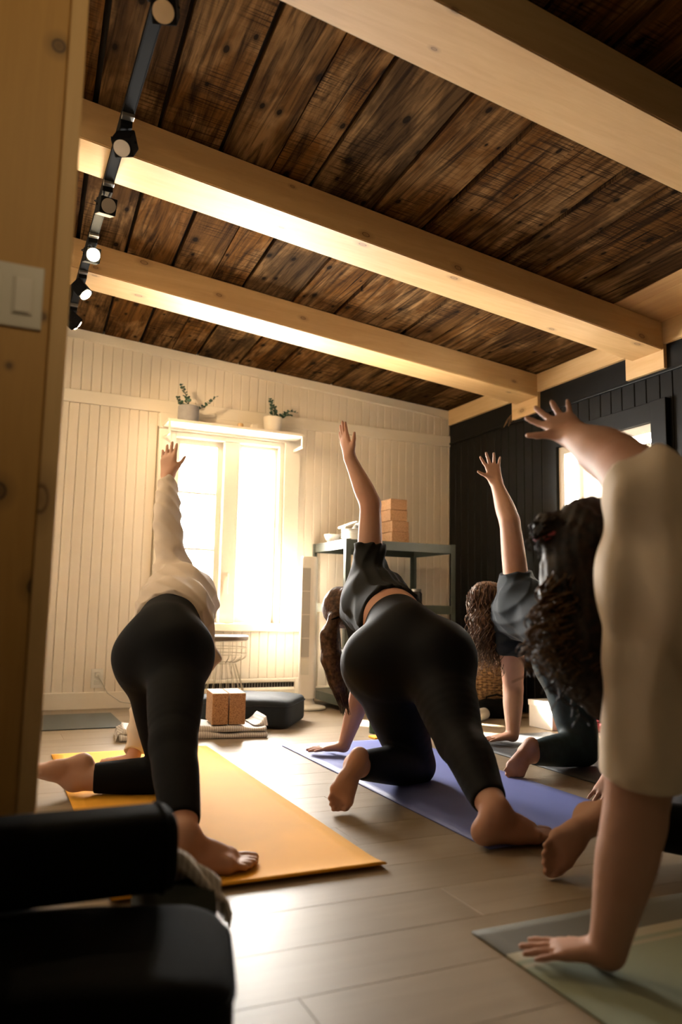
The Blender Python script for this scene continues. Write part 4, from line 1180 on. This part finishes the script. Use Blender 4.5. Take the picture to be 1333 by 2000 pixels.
def foot(an, toe, up, big, L=0.235, toe_bend=0.0):
    """an ankle centre, toe direction, up = from sole to instep, big = towards the big toe side"""
    t = unit(toe); u = unit(np.asarray(up, float) - t * (np.asarray(up, float) @ t)); b = unit(np.cross(u, t)); b = b if b @ np.asarray(big, float) > 0 else -b
    s = L / 0.235; out = []
    P = lambda x, y, z: an + s * (t * x + b * y + u * z)
    out.append(Prim(P(0, 0, 0.01), P(-0.035, 0, -0.040), 0.031 * s, 0.027 * s, 0.02))
    out.append(Prim(P(-0.035, 0, -0.047), P(0.06, -0.014, -0.054), 0.027 * s, 0.021 * s, 0.03))
    out.append(Prim(P(0.005, 0, -0.004), P(0.085, 0.008, -0.042), 0.032 * s, 0.023 * s, 0.025, (u, 1.1)))
    out.append(Prim(P(0.07, 0.010, -0.042), P(0.118, 0.026, -0.055), 0.024 * s, 0.0185 * s, 0.025))
    out.append(Prim(P(0.05, -0.016, -0.052), P(0.100, -0.030, -0.058), 0.020 * s, 0.0155 * s, 0.025))
    out.append(Prim(P(0.118, 0.024, -0.056), P(0.100, -0.030, -0.058), 0.0175 * s, 0.0145 * s, 0.02))
    for y, x0, ln, r in ((0.031, 0.124, 0.058, 0.0132), (0.0105, 0.126, 0.053, 0.0094), (-0.006, 0.121, 0.048, 0.0090), (-0.0205, 0.114, 0.042, 0.0086), (-0.034, 0.104, 0.036, 0.0082)):
        d = unit(t + b * y * 1.5 + u * toe_bend)
        p = an + s * (t * x0 + b * y - u * 0.061)
        q = p + d * ln * 0.6 * s; e = q + unit(d - u * 0.25) * ln * 0.4 * s
        out.append(Prim(p, q, r * s, r * 0.92 * s, 0.004)); out.append(Prim(q, e, r * 0.92 * s, r * 1.0 * s, 0.002))
    return out

def head_prims(c, crown, face, s=1.0):
    """c skull centre"""
    c = np.asarray(c, float); u = unit(crown); f = unit(np.asarray(face, float) - u * (np.asarray(face, float) @ u)); r = np.cross(f, u)
    P = lambda x, y, z: c + s * (r * x + f * y + u * z)
    o = [Prim(P(0, -0.025, 0.02), P(0, 0.02, 0.015), 0.080 * s, 0.076 * s, 0.02, (r, 1.06)),
         Prim(P(0, 0.03, -0.01), P(0, 0.045, -0.075), 0.060 * s, 0.040 * s, 0.03),
         Prim(P(0, 0.055, -0.085), P(0, 0.068, -0.088), 0.022 * s, 0.018 * s, 0.025),
         Prim(P(0, 0.085, 0.005), P(0, 0.104, -0.030), 0.008 * s, 0.0125 * s, 0.012),
         Prim(P(-0.018, 0.083, -0.056), P(0.018, 0.083, -0.056), 0.007 * s, 0.007 * s, 0.008),
         Prim(P(-0.016, 0.082, -0.066), P(0.016, 0.082, -0.066), 0.0075 * s, 0.0075 * s, 0.008),
         Prim(P(-0.05, 0.072, 0.018), P(0.05, 0.072, 0.018), 0.011 * s, 0.011 * s, 0.02)]
    for k in (-1, 1):
        o.append(Prim(P(k * 0.077, -0.008, 0.010), P(k * 0.076, -0.004, -0.030), 0.016 * s, 0.010 * s, 0.006, (r, 1.8)))
        o.append(Prim(P(k * 0.032, 0.080, -0.004), P(k * 0.030, 0.080, -0.004), 0.010 * s, 0.010 * s, 0.006))
    return o

def limb_leg(hip, kn, an, rt=0.092, rk=0.060, ra=0.037, calf=None):
    c = lerp(kn, an, 0.30) + (0 if calf is None else unit(calf) * 0.012)
    return [Chain([hip, lerp(hip, kn, 0.4), lerp(hip, kn, 0.75), kn], [rt, rt * 0.97, (rt + rk) * 0.5, rk], 0.05)], \
           [Chain([kn, c, lerp(kn, an, 0.68), an], [rk, rk * 1.0, (rk + ra) * 0.5, ra], 0.025)]

def limb_arm(sh, el, wr, q=1.0):
    return [Chain([sh, lerp(sh, el, 0.5), el], [0.051 * q, 0.048 * q, 0.040 * q], 0.04)], \
           [Chain([el, lerp(el, wr, 0.3), lerp(el, wr, 0.75), wr], [0.040 * q, 0.041 * q, 0.030 * q, 0.0255 * q], 0.015)]

def strands(name, lines, r0=0.0016, r1=0.0006, sides=4):
    V = []; Fq = []; base = 0
    for L in lines:
        L = np.asarray(L, float); m = len(L)
        T = np.gradient(L, axis=0); T /= np.linalg.norm(T, axis=1)[:, None] + 1e-9
        ref = np.where(np.abs(T[:, 2:3]) < 0.9, np.array([[0, 0, 1.0]]), np.array([[1.0, 0, 0]]))
        U = np.cross(T, ref); U /= np.linalg.norm(U, axis=1)[:, None] + 1e-9
        W = np.cross(T, U)
        rad = np.linspace(r0, r1, m)[:, None]
        for k in range(sides):
            a = 2 * pi * k / sides
            V.append(L + rad * (U * math.cos(a) + W * math.sin(a)))
        for k in range(sides):
            k2 = (k + 1) % sides
            i = np.arange(m - 1)
            Fq.append(np.stack([base + k * m + i, base + k2 * m + i, base + k2 * m + i + 1, base + k * m + i + 1], 1))
        base += sides * m
    return mesh_np(name, np.concatenate(V), np.concatenate(Fq))

def join_meshes(name, ms):
    V = []; Fq = []; b = 0
    for me in ms:
        v = np.empty(len(me.vertices) * 3, np.float32); me.vertices.foreach_get('co', v); v = v.reshape(-1, 3)
        f = np.empty(len(me.loops), np.int32); me.loops.foreach_get('vertex_index', f); f = f.reshape(-1, 4)
        V.append(v); Fq.append(f + b); b += len(v)
        bpy.data.meshes.remove(me)
    return mesh_np(name, np.concatenate(V), np.concatenate(Fq))

def folds(dirs, amp):
    """soft cloth folds: ridges crossing the given directions"""
    def fn(P):
        o = np.zeros(len(P))
        for d, fr, ph, a in dirs:
            d = unit(d)
            q = P @ d * fr + ph + 1.1 * np.sin(P[:, 2] * 7 + P[:, 0] * 5 + ph) + 0.7 * np.sin(P[:, 1] * 11 - P[:, 2] * 4)
            o += a * (np.abs(np.sin(q)) - 0.6)
        return o * amp
    return fn

HV = 0.005
def person(J, label, skin, leg_mat, shirt_mat, opt):
    base = (float(J['pel'][0]), float(J['pel'][1]), 0.0)
    root = thing('person', base, label, 'person', None)
    tor = unit(J['chest'] - J['pel']); shx = unit(J['shU'] - J['shD']); fr = unit(np.cross(tor, shx))
    hipx = unit(J['hipE'] - J['hipK'])
    rp = opt.get('rp', 0.112); rt = opt.get('rt', 0.088)
    waist = lerp(J['pel'], J['chest'], 0.50); hem_pt = lerp(J['pel'], J['chest'], opt.get('waist', 0.33))
    pelvis = [Prim(J['hipK'] - tor * 0.01, J['hipE'] - tor * 0.01, rp, rp, 0.08), Prim(J['hipK'] - tor * 0.045 + np.array([0, 0, 0.02]), J['hipK'] - tor * 0.02, rp * 0.96, rp * 0.9, 0.09),
              Prim(J['hipE'] - tor * 0.045 + np.array([0, 0, 0.02]), J['hipE'] - tor * 0.02, rp * 0.96, rp * 0.9, 0.09), Prim(J['pel'], waist, rp * 1.03, opt.get('rw', 0.108), 0.06)]
    torso = [Prim(waist, J['chest'], opt.get('rw', 0.108), opt.get('rc', 0.118), 0.06), Prim(J['shU'] - shx * 0.02, J['shD'] + shx * 0.02, 0.056, 0.056, 0.05), Prim(lerp(J['chest'], J['neck'], 0.3), J['neck'], 0.075, 0.05, 0.05),
             Prim(J['chest'], lerp(J['shU'], J['shD'], 0.5), opt.get('rc', 0.118) * 0.97, opt.get('rc', 0.118) * 0.76, 0.06)]
    neck = [Prim(J['neck'], J['head'], 0.050, 0.046, 0.03)]
    rk = opt.get('rk', 0.060); thK, shK = limb_leg(J['hipK'], J['knK'], J['anK'], rt, rk, calf=opt.get('calfK')); thE, shE = limb_leg(J['hipE'], J['knE'], J['anE'], rt, rk, calf=opt.get('calfE'))
    aq = opt.get('arm', 1.0); uaU, faU = limb_arm(J['shU'], J['elU'], J['wrU'], aq); uaD, faD = limb_arm(J['shD'], J['elD'], J['wrD'], aq)
    hands = hand(J['wrU'], J['fiU'] - J['wrU'], opt['thU'], **opt.get('hU', {})) + hand(J['wrD'], opt['fD'], opt['thD'], **opt.get('hD', {}))
    feet = foot(J['anK'], J['toK'] - J['anK'] if 'tdK' not in opt else opt['tdK'], opt['upK'], opt['bigK'], **opt.get('fK', {})) + foot(J['anE'], opt['tdE'], opt['upE'], opt['bigE'], **opt.get('fE', {}))
    hp = head_prims(J['head'], opt['crown'], opt['face'])
    body = pelvis + torso + neck + thK + shK + thE + shE + uaU + faU + uaD + faD + hp + hands + feet
    obj('body', sdf_mesh('body', body, HV), skin, root)
    # leggings
    g = opt.get('lg', 0.006)
    hemK = lerp(J['knK'], J['anK'], opt.get('cuffK', 0.86)); dK = unit(J['anK'] - J['knK'])
    hemE = lerp(J['knE'], J['anE'], opt.get('cuffE', 0.86)); dE = unit(J['anE'] - J['knE'])
    up_cut = ((hem_pt, unit(tor + np.asarray(opt.get('waist_tilt', (0, 0, 0))))),)
    leg = [p.grown(g, cuts=up_cut) for p in pelvis] + [p.grown(g, cuts=up_cut) for p in thK + thE] + [p.grown(g, cuts=((hemK, dK),)) for p in shK] + [p.grown(g, cuts=((hemE, dE),)) for p in shE]
    lo = obj('leggings', sdf_mesh('leggings', leg, HV, opt.get('leg_disp')), leg_mat, root)
    # shirt
    sg = opt.get('sg', 0.016); sl = opt.get('sleeve', 0.45); slD = opt.get('sleeveD', sl)
    hb = lerp(J['pel'], J['chest'], opt.get('hem', 0.42)); lowcut = ((hb, -unit(tor + np.asarray(opt.get('hem_tilt', (0, 0, 0))))),)
    dU = unit(J['elU'] - J['shU']); dD = unit(J['elD'] - J['shD'])
    ncut = ((lerp(J['chest'], J['neck'], 0.80), unit(J['neck'] - J['chest'])),)
    def sleeve(prims, hem, d): return [p.grown(sg * opt.get('slg', 0.8), cuts=((hem, d),)) for p in prims]
    shirt = [p.grown(sg, cuts=lowcut + ncut) for p in torso] + [Prim(J['pel'], waist, rp * 1.0 + sg, opt.get('rw', 0.108) + sg, 0.05, cuts=lowcut)]
    if sl <= 1: shirt += sleeve(uaU, lerp(J['shU'], J['elU'], sl), dU)
    else: shirt += [p.grown(sg * 0.7) for p in uaU] + sleeve(faU, lerp(J['elU'], J['wrU'], sl - 1), unit(J['wrU'] - J['elU']))
    if slD <= 1: shirt += sleeve(uaD, lerp(J['shD'], J['elD'], slD), dD)
    else: shirt += [p.grown(sg * 0.7) for p in uaD] + sleeve(faD, lerp(J['elD'], J['wrD'], slD - 1), unit(J['wrD'] - J['elD']))
    for p in opt.get('drape', ()): shirt.append(p)
    obj('shirt', sdf_mesh('shirt', shirt, HV, opt.get('disp')), shirt_mat, root)
    return root

def hair_cap(c, crown, face, s=1.0, grow=0.016):
    c = np.asarray(c, float); u = unit(crown); f = unit(np.asarray(face, float) - u * (np.asarray(face, float) @ u)); r = np.cross(f, u)
    P = lambda x, y, z: c + s * (r * x + f * y + u * z)
    cut = ((P(0, 0.052, 0.0), unit(f - u * 0.55)),)
    return [Prim(P(0, -0.025, 0.02), P(0, 0.02, 0.018), 0.080 * s + grow, 0.076 * s + grow, 0.02, (r, 1.06), cut), Prim(P(0, -0.045, -0.02), P(0, -0.035, -0.06), 0.065 * s + grow * 0.5, 0.05 * s, 0.03)]
def strand_noise(dirv, fr, amp):
    d = unit(dirv)
    e1 = unit(np.cross(d, A(0.3, 0.5, 0.8))); e2 = np.cross(d, e1)
    def fn(P):
        a = P @ e1; b = P @ e2; t = P @ d
        w = 0.004 * np.sin(t * 40)
        return amp * (np.sin((a + w) * fr) * np.sin((b - w) * fr * 0.9 + 1.3) + 0.5 * np.sin((a + b) * fr * 1.9))
    return fn

# ---------------------------------------------------------------- middle person on the blue mat
J = dict(knK=A(1.516, 2.631, 0.062), anK=A(1.140, 2.375, 0.132), toK=A(1.087, 2.434, 0.012),
         hipK=A(1.305, 2.535, 0.452), hipE=A(1.462, 2.412, 0.476), pel=A(1.395, 2.500, 0.555),
         knE=A(1.392, 2.135, 0.235), anE=A(1.325, 1.850, 0.091), toE=A(1.542, 1.864, 0.015),
         chest=A(1.450, 2.850, 0.672), shU=A(1.452, 2.918, 0.799), shD=A(1.482, 3.002, 0.481), elU=A(1.446, 2.905, 1.087), wrU=A(1.377, 2.973, 1.291), fiU=A(1.338, 3.001, 1.453),
         elD=A(1.510, 3.108, 0.265), wrD=A(1.463, 3.168, 0.045), neck=A(1.467, 3.053, 0.643), head=A(1.481, 3.167, 0.654))
p2 = person(J, 'person in black top and leggings reaching up on the blue mat', M['skin_b'], M['leggings_charcoal'], M['shirt_black'], dict(
    rp=0.118, rt=0.106, rk=0.066, arm=1.08, thU=A(0.05, -1, 0.0), hU=dict(spread=0.10, curl=0.05, thumb=0.55), fD=A(-0.85, 0.35, -0.10), thD=A(0.3, 0.9, 0), hD=dict(spread=0.25, curl=0.03, down=A(0, 0, -1)),
    tdK=A(-0.42, 0.05, -0.88), upK=A(0.45, 0.85, -0.1), bigK=A(0.8, -0.5, 0), fK=dict(L=0.215, toe_bend=-0.5), tdE=A(0.95, -0.05, -0.01), upE=A(0.1, 0, 1), bigE=A(0, 1, 0), fE=dict(L=0.258),
    crown=A(0.0, 0.85, -0.50), face=A(0.9, 0.1, -0.25), waist=0.62, hem=0.42, hem_tilt=(0, 0, -0.28), waist_tilt=(0, 0, -0.15), sleeve=0.42, slg=1.0, sg=0.015, cuffK=0.93, cuffE=0.84,
    calfE=A(0, -0.4, 0.6), disp=folds([((0.85, 0.1, -0.5), 85, 0.4, 0.007), ((0.4, 0.5, -0.6), 50, 1.9, 0.006)], 1.0)))
hd2 = J['head']
cap = hair_cap(hd2, A(0.0, 0.85, -0.50), A(0.9, 0.1, -0.25))
tie = A(1.372, 3.095, 0.600)
pt = [tie, A(1.352, 3.09, 0.53), A(1.357, 3.08, 0.43), A(1.385, 3.075, 0.33), A(1.412, 3.07, 0.235)]
pony = [Prim(lerp(hd2, tie, 0.45), tie, 0.062, 0.026, 0.03)] + [Prim(pt[i], pt[i + 1], r0, r1, 0.02) for i, (r0, r1) in enumerate(((0.022, 0.040), (0.040, 0.044), (0.044, 0.034), (0.034, 0.010)))]
core = sdf_mesh('hair_core', cap + pony, 0.0045, strand_noise((0.1, 0, 1), 230, 0.0016))
lines = []
for k in range(300):
    a, rr_ = rng.uniform(0, 2 * pi), rng.uniform(0.6, 1.12)
    of = np.array([math.cos(a), math.sin(a) * 0.8, 0])
    end = rng.uniform(0.75, 1.12); L = []
    for s in np.linspace(0, 1, 16):
        q = s * end * 4; i = min(3, int(q)); c = lerp(pt[i], pt[i + 1], q - i)
        w = (0.018, 0.038, 0.043, 0.036, 0.024)[i] + ((0.038, 0.043, 0.036, 0.02, 0.0)[i] - (0.018, 0.038, 0.043, 0.036, 0.024)[i]) * min(1, q - i)
        L.append(c + of * w * rr_ * (1 + 0.35 * max(0, rr_ - 1) * s) + np.array([0.004 * math.sin(9 * s + a), 0.004 * math.cos(7 * s + a), 0]))
    lines.append(L)
for k in range(60):
    d = unit(rng.normal(size=3)); p0 = hd2 + d * 0.093 * np.array([1, 1, 1]); L = [p0 + (tie - p0) * s + unit(p0 - hd2) * 0.03 * math.sin(pi * s) for s in np.linspace(0, 1, 10)]
    lines.append(L)
obj('hair', join_meshes('hair', [core, strands('hair_strands', lines, 0.0013, 0.0006)]), M['hair_brown'], p2)
MB().tube([Vector(tie + 0.026 * (unit(A(0.8, 0.5, 0.2)) * math.cos(q) + unit(A(-0.4, 0.8, -0.3)) * math.sin(q))) for q in np.linspace(0, 2 * pi, 25)[:-1]], 0.005, 8, closed=True).build('hair_tie', M['black_fabric'], p2, sm=True)

# ---------------------------------------------------------------- left person on the orange mat
J = dict(knK=A(0.616, 2.755, 0.062), anK=A(0.300, 2.815, 0.060), toK=A(0.150, 2.815, 0.020),
         hipK=A(0.500, 2.631, 0.471), hipE=A(0.570, 2.541, 0.490), pel=A(0.542, 2.598, 0.557),
         knE=A(0.490, 2.190, 0.262), anE=A(0.462, 1.912, 0.090), toE=A(0.629, 1.902, 0.015),
         chest=A(0.676, 3.010, 0.660), shU=A(0.664, 3.109, 0.783), shD=A(0.691, 3.195, 0.463), elU=A(0.646, 3.196, 1.008), wrU=A(0.667, 3.316, 1.200), fiU=A(0.675, 3.357, 1.363),
         elD=A(0.605, 3.245, 0.223), wrD=A(0.552, 3.16, 0.045), neck=A(0.731, 3.213, 0.609), head=A(0.770, 3.296, 0.500))
p1 = person(J, 'person in beige long-sleeved top and black leggings on the orange mat', M['skin_a'], M['leggings_black'], M['shirt_beige'], dict(
    rp=0.096, rt=0.084, rk=0.056, thU=A(0.75, -0.65, 0.1), hU=dict(spread=0.10, curl=0.05, thumb=0.6), fD=A(-0.55, 0.75, -0.1), thD=A(0.8, 0.5, 0), hD=dict(spread=0.25, curl=0.03, down=A(0, 0, -1)),
    tdK=A(-0.98, 0.0, -0.18), upK=A(-0.1, 0, -1), bigK=A(0, 1, 0), tdE=A(0.97, 0.0, -0.01), upE=A(0.1, 0, 1), bigE=A(0, 1, 0), fE=dict(L=0.25),
    crown=A(0.25, 0.5, -0.83), face=A(0.6, -0.75, -0.3), waist=0.36, hem=0.18, hem_tilt=(0, 0, -0.1), sleeve=1.85, slg=0.7, sg=0.018, cuffK=0.80, cuffE=0.84, rw=0.112,
    drape=[Prim(A(0.625, 2.72, 0.62), A(0.735, 2.80, 0.46), 0.075, 0.045, 0.05), Prim(A(0.735, 2.80, 0.46), A(0.73, 2.86, 0.38), 0.040, 0.02, 0.03)],
    disp=folds([((0.7, 0.1, 0.6), 60, 0.4, 0.008), ((0.3, 0.5, -0.7), 38, 1.9, 0.007)], 1.0)))
cap = hair_cap(J['head'], A(0.25, 0.5, -0.83), A(0.6, -0.75, -0.3))
e = A(0.745, 3.29, 0.30)
core = sdf_mesh('hair', cap + [Prim(J['head'], e, 0.06, 0.03, 0.03), Prim(e, e + A(0.0, 0.0, -0.10), 0.03, 0.01, 0.02)], 0.005, strand_noise((0, 0, 1), 420, 0.0025))
obj('hair', core, M['hair_light'], p1)

# ---------------------------------------------------------------- right person with long curly hair on the charcoal mat
J = dict(knK=A(2.319, 2.622, 0.082), anK=A(2.013, 2.598, 0.080), toK=A(1.890, 2.608, 0.015),
         hipK=A(2.285, 2.708, 0.450), hipE=A(2.345, 2.541, 0.461), pel=A(2.325, 2.655, 0.541),
         knE=A(2.30, 2.36, 0.215), anE=A(2.25, 2.08, 0.105), toE=A(2.45, 2.10, 0.02),
         chest=A(2.342, 3.010, 0.655), shU=A(2.351, 3.100, 0.782), shD=A(2.374, 3.175, 0.481), elU=A(2.298, 3.082, 1.085), wrU=A(2.285, 3.172, 1.288), fiU=A(2.256, 3.187, 1.437),
         elD=A(2.414, 3.220, 0.264), wrD=A(2.360, 3.155, 0.048), neck=A(2.355, 3.196, 0.680), head=A(2.345, 3.303, 0.672))
p3 = person(J, 'person in navy top and teal leggings with long curly hair by the black wall', M['skin_c'], M['leggings_teal'], M['shirt_navy'], dict(
    rp=0.108, rt=0.092, rk=0.064, arm=1.2, thU=A(-0.85, 0.30, -0.05), hU=dict(spread=0.42, curl=0.06, thumb=1.0, L=0.168), fD=A(-0.90, 0.25, -0.12), thD=A(0.2, 0.9, 0), hD=dict(spread=0.25, curl=0.03, down=A(0, 0, -1)),
    tdK=A(-0.62, 0.0, -0.78), upK=A(0.5, 0.7, -0.4), bigK=A(0.3, -0.9, 0), fK=dict(L=0.205, toe_bend=-0.4), tdE=A(0.93, 0.10, -0.16), upE=A(0.1, 0, 1), bigE=A(0, 1, 0),
    crown=A(-0.15, 0.80, -0.58), face=A(0.4, -0.3, -0.85), waist=0.38, hem=0.40, hem_tilt=(0, 0, 0.2), sleeve=0.18, sleeveD=0.12, slg=1.0, sg=0.020, cuffK=0.90, cuffE=0.84,
    disp=folds([((0.7, -0.2, -0.6), 55, 0.4, 0.006), ((0.5, 0.5, -0.5), 38, 1.9, 0.005)], 1.0)))
hd3 = J['head']
def curls(c0, c1, w0, w1, n, amp, turns, jit=0.02, drop=0.0):
    """helical locks hanging from around c0 to around c1"""
    out = []
    e1 = unit(np.cross(c1 - c0, A(0.2, 1, 0.1))); e2 = unit(np.cross(c1 - c0, e1))
    for k in range(n):
        a = rng.uniform(0, 2 * pi); q = math.sqrt(rng.uniform(0.05, 1.0)); ph = rng.uniform(0, 6.28); ln = rng.uniform(0.75, 1.08); tw = turns * rng.uniform(0.7, 1.3); am = amp * rng.uniform(0.6, 1.3)
        L = []
        for s in np.linspace(0, 1, 34):
            w = w0 + (w1 - w0) * s
            c = c0 + unit(c1 - c0) * (w0 - math.sqrt(max(0.0, w0 * w0 * (1 - 0.97 * q * q)))) + (c1 - c0) * s * ln + (e1 * math.cos(a) + e2 * math.sin(a)) * w * q * (1 + 0.25 * math.sin(3 * s + ph))
            c = c + am * min(1, s * 4) * (e1 * math.cos(tw * 2 * pi * s + ph) + e2 * math.sin(tw * 2 * pi * s + ph))
            L.append(c)
        out.append(L)
    return out
cap = hair_cap(hd3, A(-0.15, 0.80, -0.58), A(0.4, -0.3, -0.85), grow=0.02)
hA, hB = A(2.305, 3.290, 0.72), A(2.300, 3.270, 0.45)
core = sdf_mesh('hair_core', cap + [Prim(hA, lerp(hA, hB, 0.5), 0.070, 0.078, 0.04), Prim(lerp(hA, hB, 0.5), hB, 0.078, 0.03, 0.04)], 0.0055, strand_noise((0, 0.1, 1), 260, 0.006))
ln = curls(A(2.305, 3.280, 0.785), hB + A(-0.015, 0, -0.05), 0.085, 0.080, 300, 0.011, 4.5)
obj('hair', join_meshes('hair', [core, strands('locks', ln, 0.0032, 0.0012)]), M['hair_light'], p3)

# ---------------------------------------------------------------- foreground person in the cream shirt
J = dict(shU=A(1.058, 0.988, 0.849), elU=A(1.166, 1.199, 0.965), wrU=A(1.221, 1.383, 1.057), fiU=A(1.232, 1.499, 1.149),
         shD=A(1.106, 1.063, 0.547), elD=A(1.095, 1.105, 0.275), wrD=A(1.060, 1.142, 0.045),
         chest=A(1.095, 0.985, 0.715), neck=A(1.115, 1.130, 0.745), head=A(1.140, 1.245, 0.765),
         pel=A(1.25, 0.55, 0.60), hipK=A(1.19, 0.55, 0.49), hipE=A(1.32, 0.50, 0.50), knK=A(1.20, 0.52, 0.062), anK=A(1.18, 0.14, 0.07), toK=A(1.17, 0.0, 0.02),
         knE=A(1.46, 0.25, 0.27), anE=A(1.52, -0.05, 0.10), toE=A(1.7, -0.05, 0.02))
p4 = person(J, 'person in oversized cream shirt with dark curly hair in the right foreground', M['skin_d'], M['leggings_black'], M['shirt_cream'], dict(
    rp=0.11, rt=0.088, arm=1.34, rc=0.080, thU=A(-0.75, 0.35, -0.55), hU=dict(spread=0.45, curl=0.10, thumb=1.0, L=0.172), fD=A(-0.72, 0.66, -0.12), thD=A(0.45, 0.7, 0), hD=dict(spread=0.28, curl=0.03, down=A(0, 0, -1), L=0.165),
    tdK=A(-0.05, -0.98, -0.18), upK=A(0, -0.1, -1), bigK=A(1, 0, 0), tdE=A(0.93, 0.1, -0.16), upE=A(0.1, 0, 1), bigE=A(0, 1, 0),
    crown=A(0.0, 0.55, 0.84), face=A(0.35, 0.8, -0.5), waist=0.40, hem=0.10, sleeve=0.22, sleeveD=0.72, slg=0.6, sg=0.016, rw=0.115,
    drape=[Prim(A(1.115, 1.055, 0.60), A(1.108, 1.085, 0.345), 0.072, 0.060, 0.03, cuts=((A(1.1, 1.1, 0.345), A(0, 0, -1)),)),
           Prim(A(1.15, 0.99, 0.64), A(1.175, 1.00, 0.42), 0.09, 0.060, 0.04),
           Prim(A(1.10, 1.00, 0.80), A(1.118, 1.04, 0.60), 0.062, 0.080, 0.05)],
    disp=lambda P: np.clip((P[:, 2] - 0.365) / 0.06, 0, 1) * (0.006 * np.sin(75 * (P[:, 0] * 0.8 - P[:, 1] * 0.55) + 1.6 * np.sin(3.2 * P[:, 2])) + 0.004 * np.sin(38 * (P[:, 0] * 0.9 + P[:, 1] * 0.3) - 6 * P[:, 2]))))
hd4 = J['head']
cap = hair_cap(hd4, A(0.0, 0.55, 0.84), A(0.35, 0.8, -0.5), grow=0.014)
bun = A(1.052, 1.274, 0.820)
hC, hD_ = A(1.125, 1.235, 0.72), A(1.135, 1.20, 0.475)
core = sdf_mesh('hair_core', cap + [Prim(bun, bun + A(0.012, -0.004, -0.012), 0.036, 0.036, 0.015), Prim(bun, hd4, 0.018, 0.05, 0.01), Prim(A(1.085, 1.255, 0.775), A(1.075, 1.245, 0.70), 0.040, 0.05, 0.02), Prim(hC, lerp(hC, hD_, 0.55) + A(-0.012, 0, 0), 0.088, 0.108, 0.05), Prim(lerp(hC, hD_, 0.55) + A(-0.012, 0, 0), hD_, 0.108, 0.045, 0.05)], 0.006, strand_noise((0, 0.1, 1), 170, 0.004))
ln = curls(A(1.115, 1.235, 0.765), hD_ + A(0.0, 0, 0.045), 0.088, 0.105, 300, 0.012, 4.0)
ln += curls(bun + A(0.012, -0.01, 0.03), bun + A(-0.01, 0.0, -0.035), 0.030, 0.030, 60, 0.010, 2.0)
wis = curls(A(1.080, 1.24, 0.74), A(1.030, 1.22, 0.54), 0.05, 0.080, 170, 0.015, 4.0)
obj('hair', join_meshes('hair', [core, strands('locks', ln, 0.0034, 0.0012)]), M['hair_dark'], p4)
obj('loose_curls', strands('loose_curls', wis, 0.0028, 0.001), M['hair_auburn'], p4)
MB().tube([Vector(bun + 0.037 * (unit(A(0.7, 0.3, 0.6)) * math.cos(q) + unit(A(-0.2, 0.9, -0.2)) * math.sin(q))) for q in np.linspace(0, 2 * pi, 25)[:-1]], 0.005, 8, closed=True).build('hair_tie', M['red_fabric'], p4, sm=True)

# ---------------------------------------------------------------- fifth person, mostly hidden behind the cream shirt
J = dict(knK=A(1.86, 1.53, 0.062), anK=A(1.445, 1.610, 0.125), toK=A(1.286, 1.634, 0.02),
         hipK=A(1.84, 1.60, 0.46), hipE=A(1.96, 1.52, 0.47), pel=A(1.90, 1.60, 0.54), knE=A(2.15, 1.35, 0.25), anE=A(2.28, 1.12, 0.10), toE=A(2.45, 1.1, 0.02),
         chest=A(2.00, 1.93, 0.64), shU=A(2.02, 1.97, 0.775), shD=A(2.035, 2.04, 0.488), elU=A(2.20, 1.88, 0.93), wrU=A(2.36, 1.76, 1.04), fiU=A(2.46, 1.69, 1.12),
         elD=A(2.06, 2.12, 0.27), wrD=A(2.045, 2.165, 0.075), neck=A(2.03, 2.08, 0.655), head=A(2.06, 2.19, 0.62))
p5 = person(J, 'person in dark clothes kneeling almost hidden behind the cream shirt, bare foot showing', M['skin_a'], M['leggings_black'], M['shirt_black'], dict(
    rp=0.105, rt=0.085, thU=A(0, 0.5, 0.8), fD=A(-0.75, -0.35, -0.42), thD=A(0.4, -0.8, 0), hD=dict(spread=0.2, curl=0.02, down=A(0, 0, -1)),
    tdK=A(-0.73, 0.33, -0.60), upK=A(0.42, 0.90, -0.1), bigK=A(0.6, -0.3, -0.7), fK=dict(L=0.235, toe_bend=-0.35), tdE=A(0.93, -0.1, -0.16), upE=A(0.1, 0, 1), bigE=A(0, 1, 0),
    crown=A(0, 0.7, -0.7), face=A(-0.5, -0.4, -0.6), sleeve=0.4, cuffK=0.88))
cap = hair_cap(J['head'], A(0, 0.7, -0.7), A(-0.5, -0.4, -0.6))
obj('hair', sdf_mesh('hair', cap + [Prim(J['head'], A(2.06, 2.20, 0.45), 0.05, 0.02, 0.03)], 0.006, strand_noise((0, 0, 1), 420, 0.0025)), M['hair_dark'], p5)
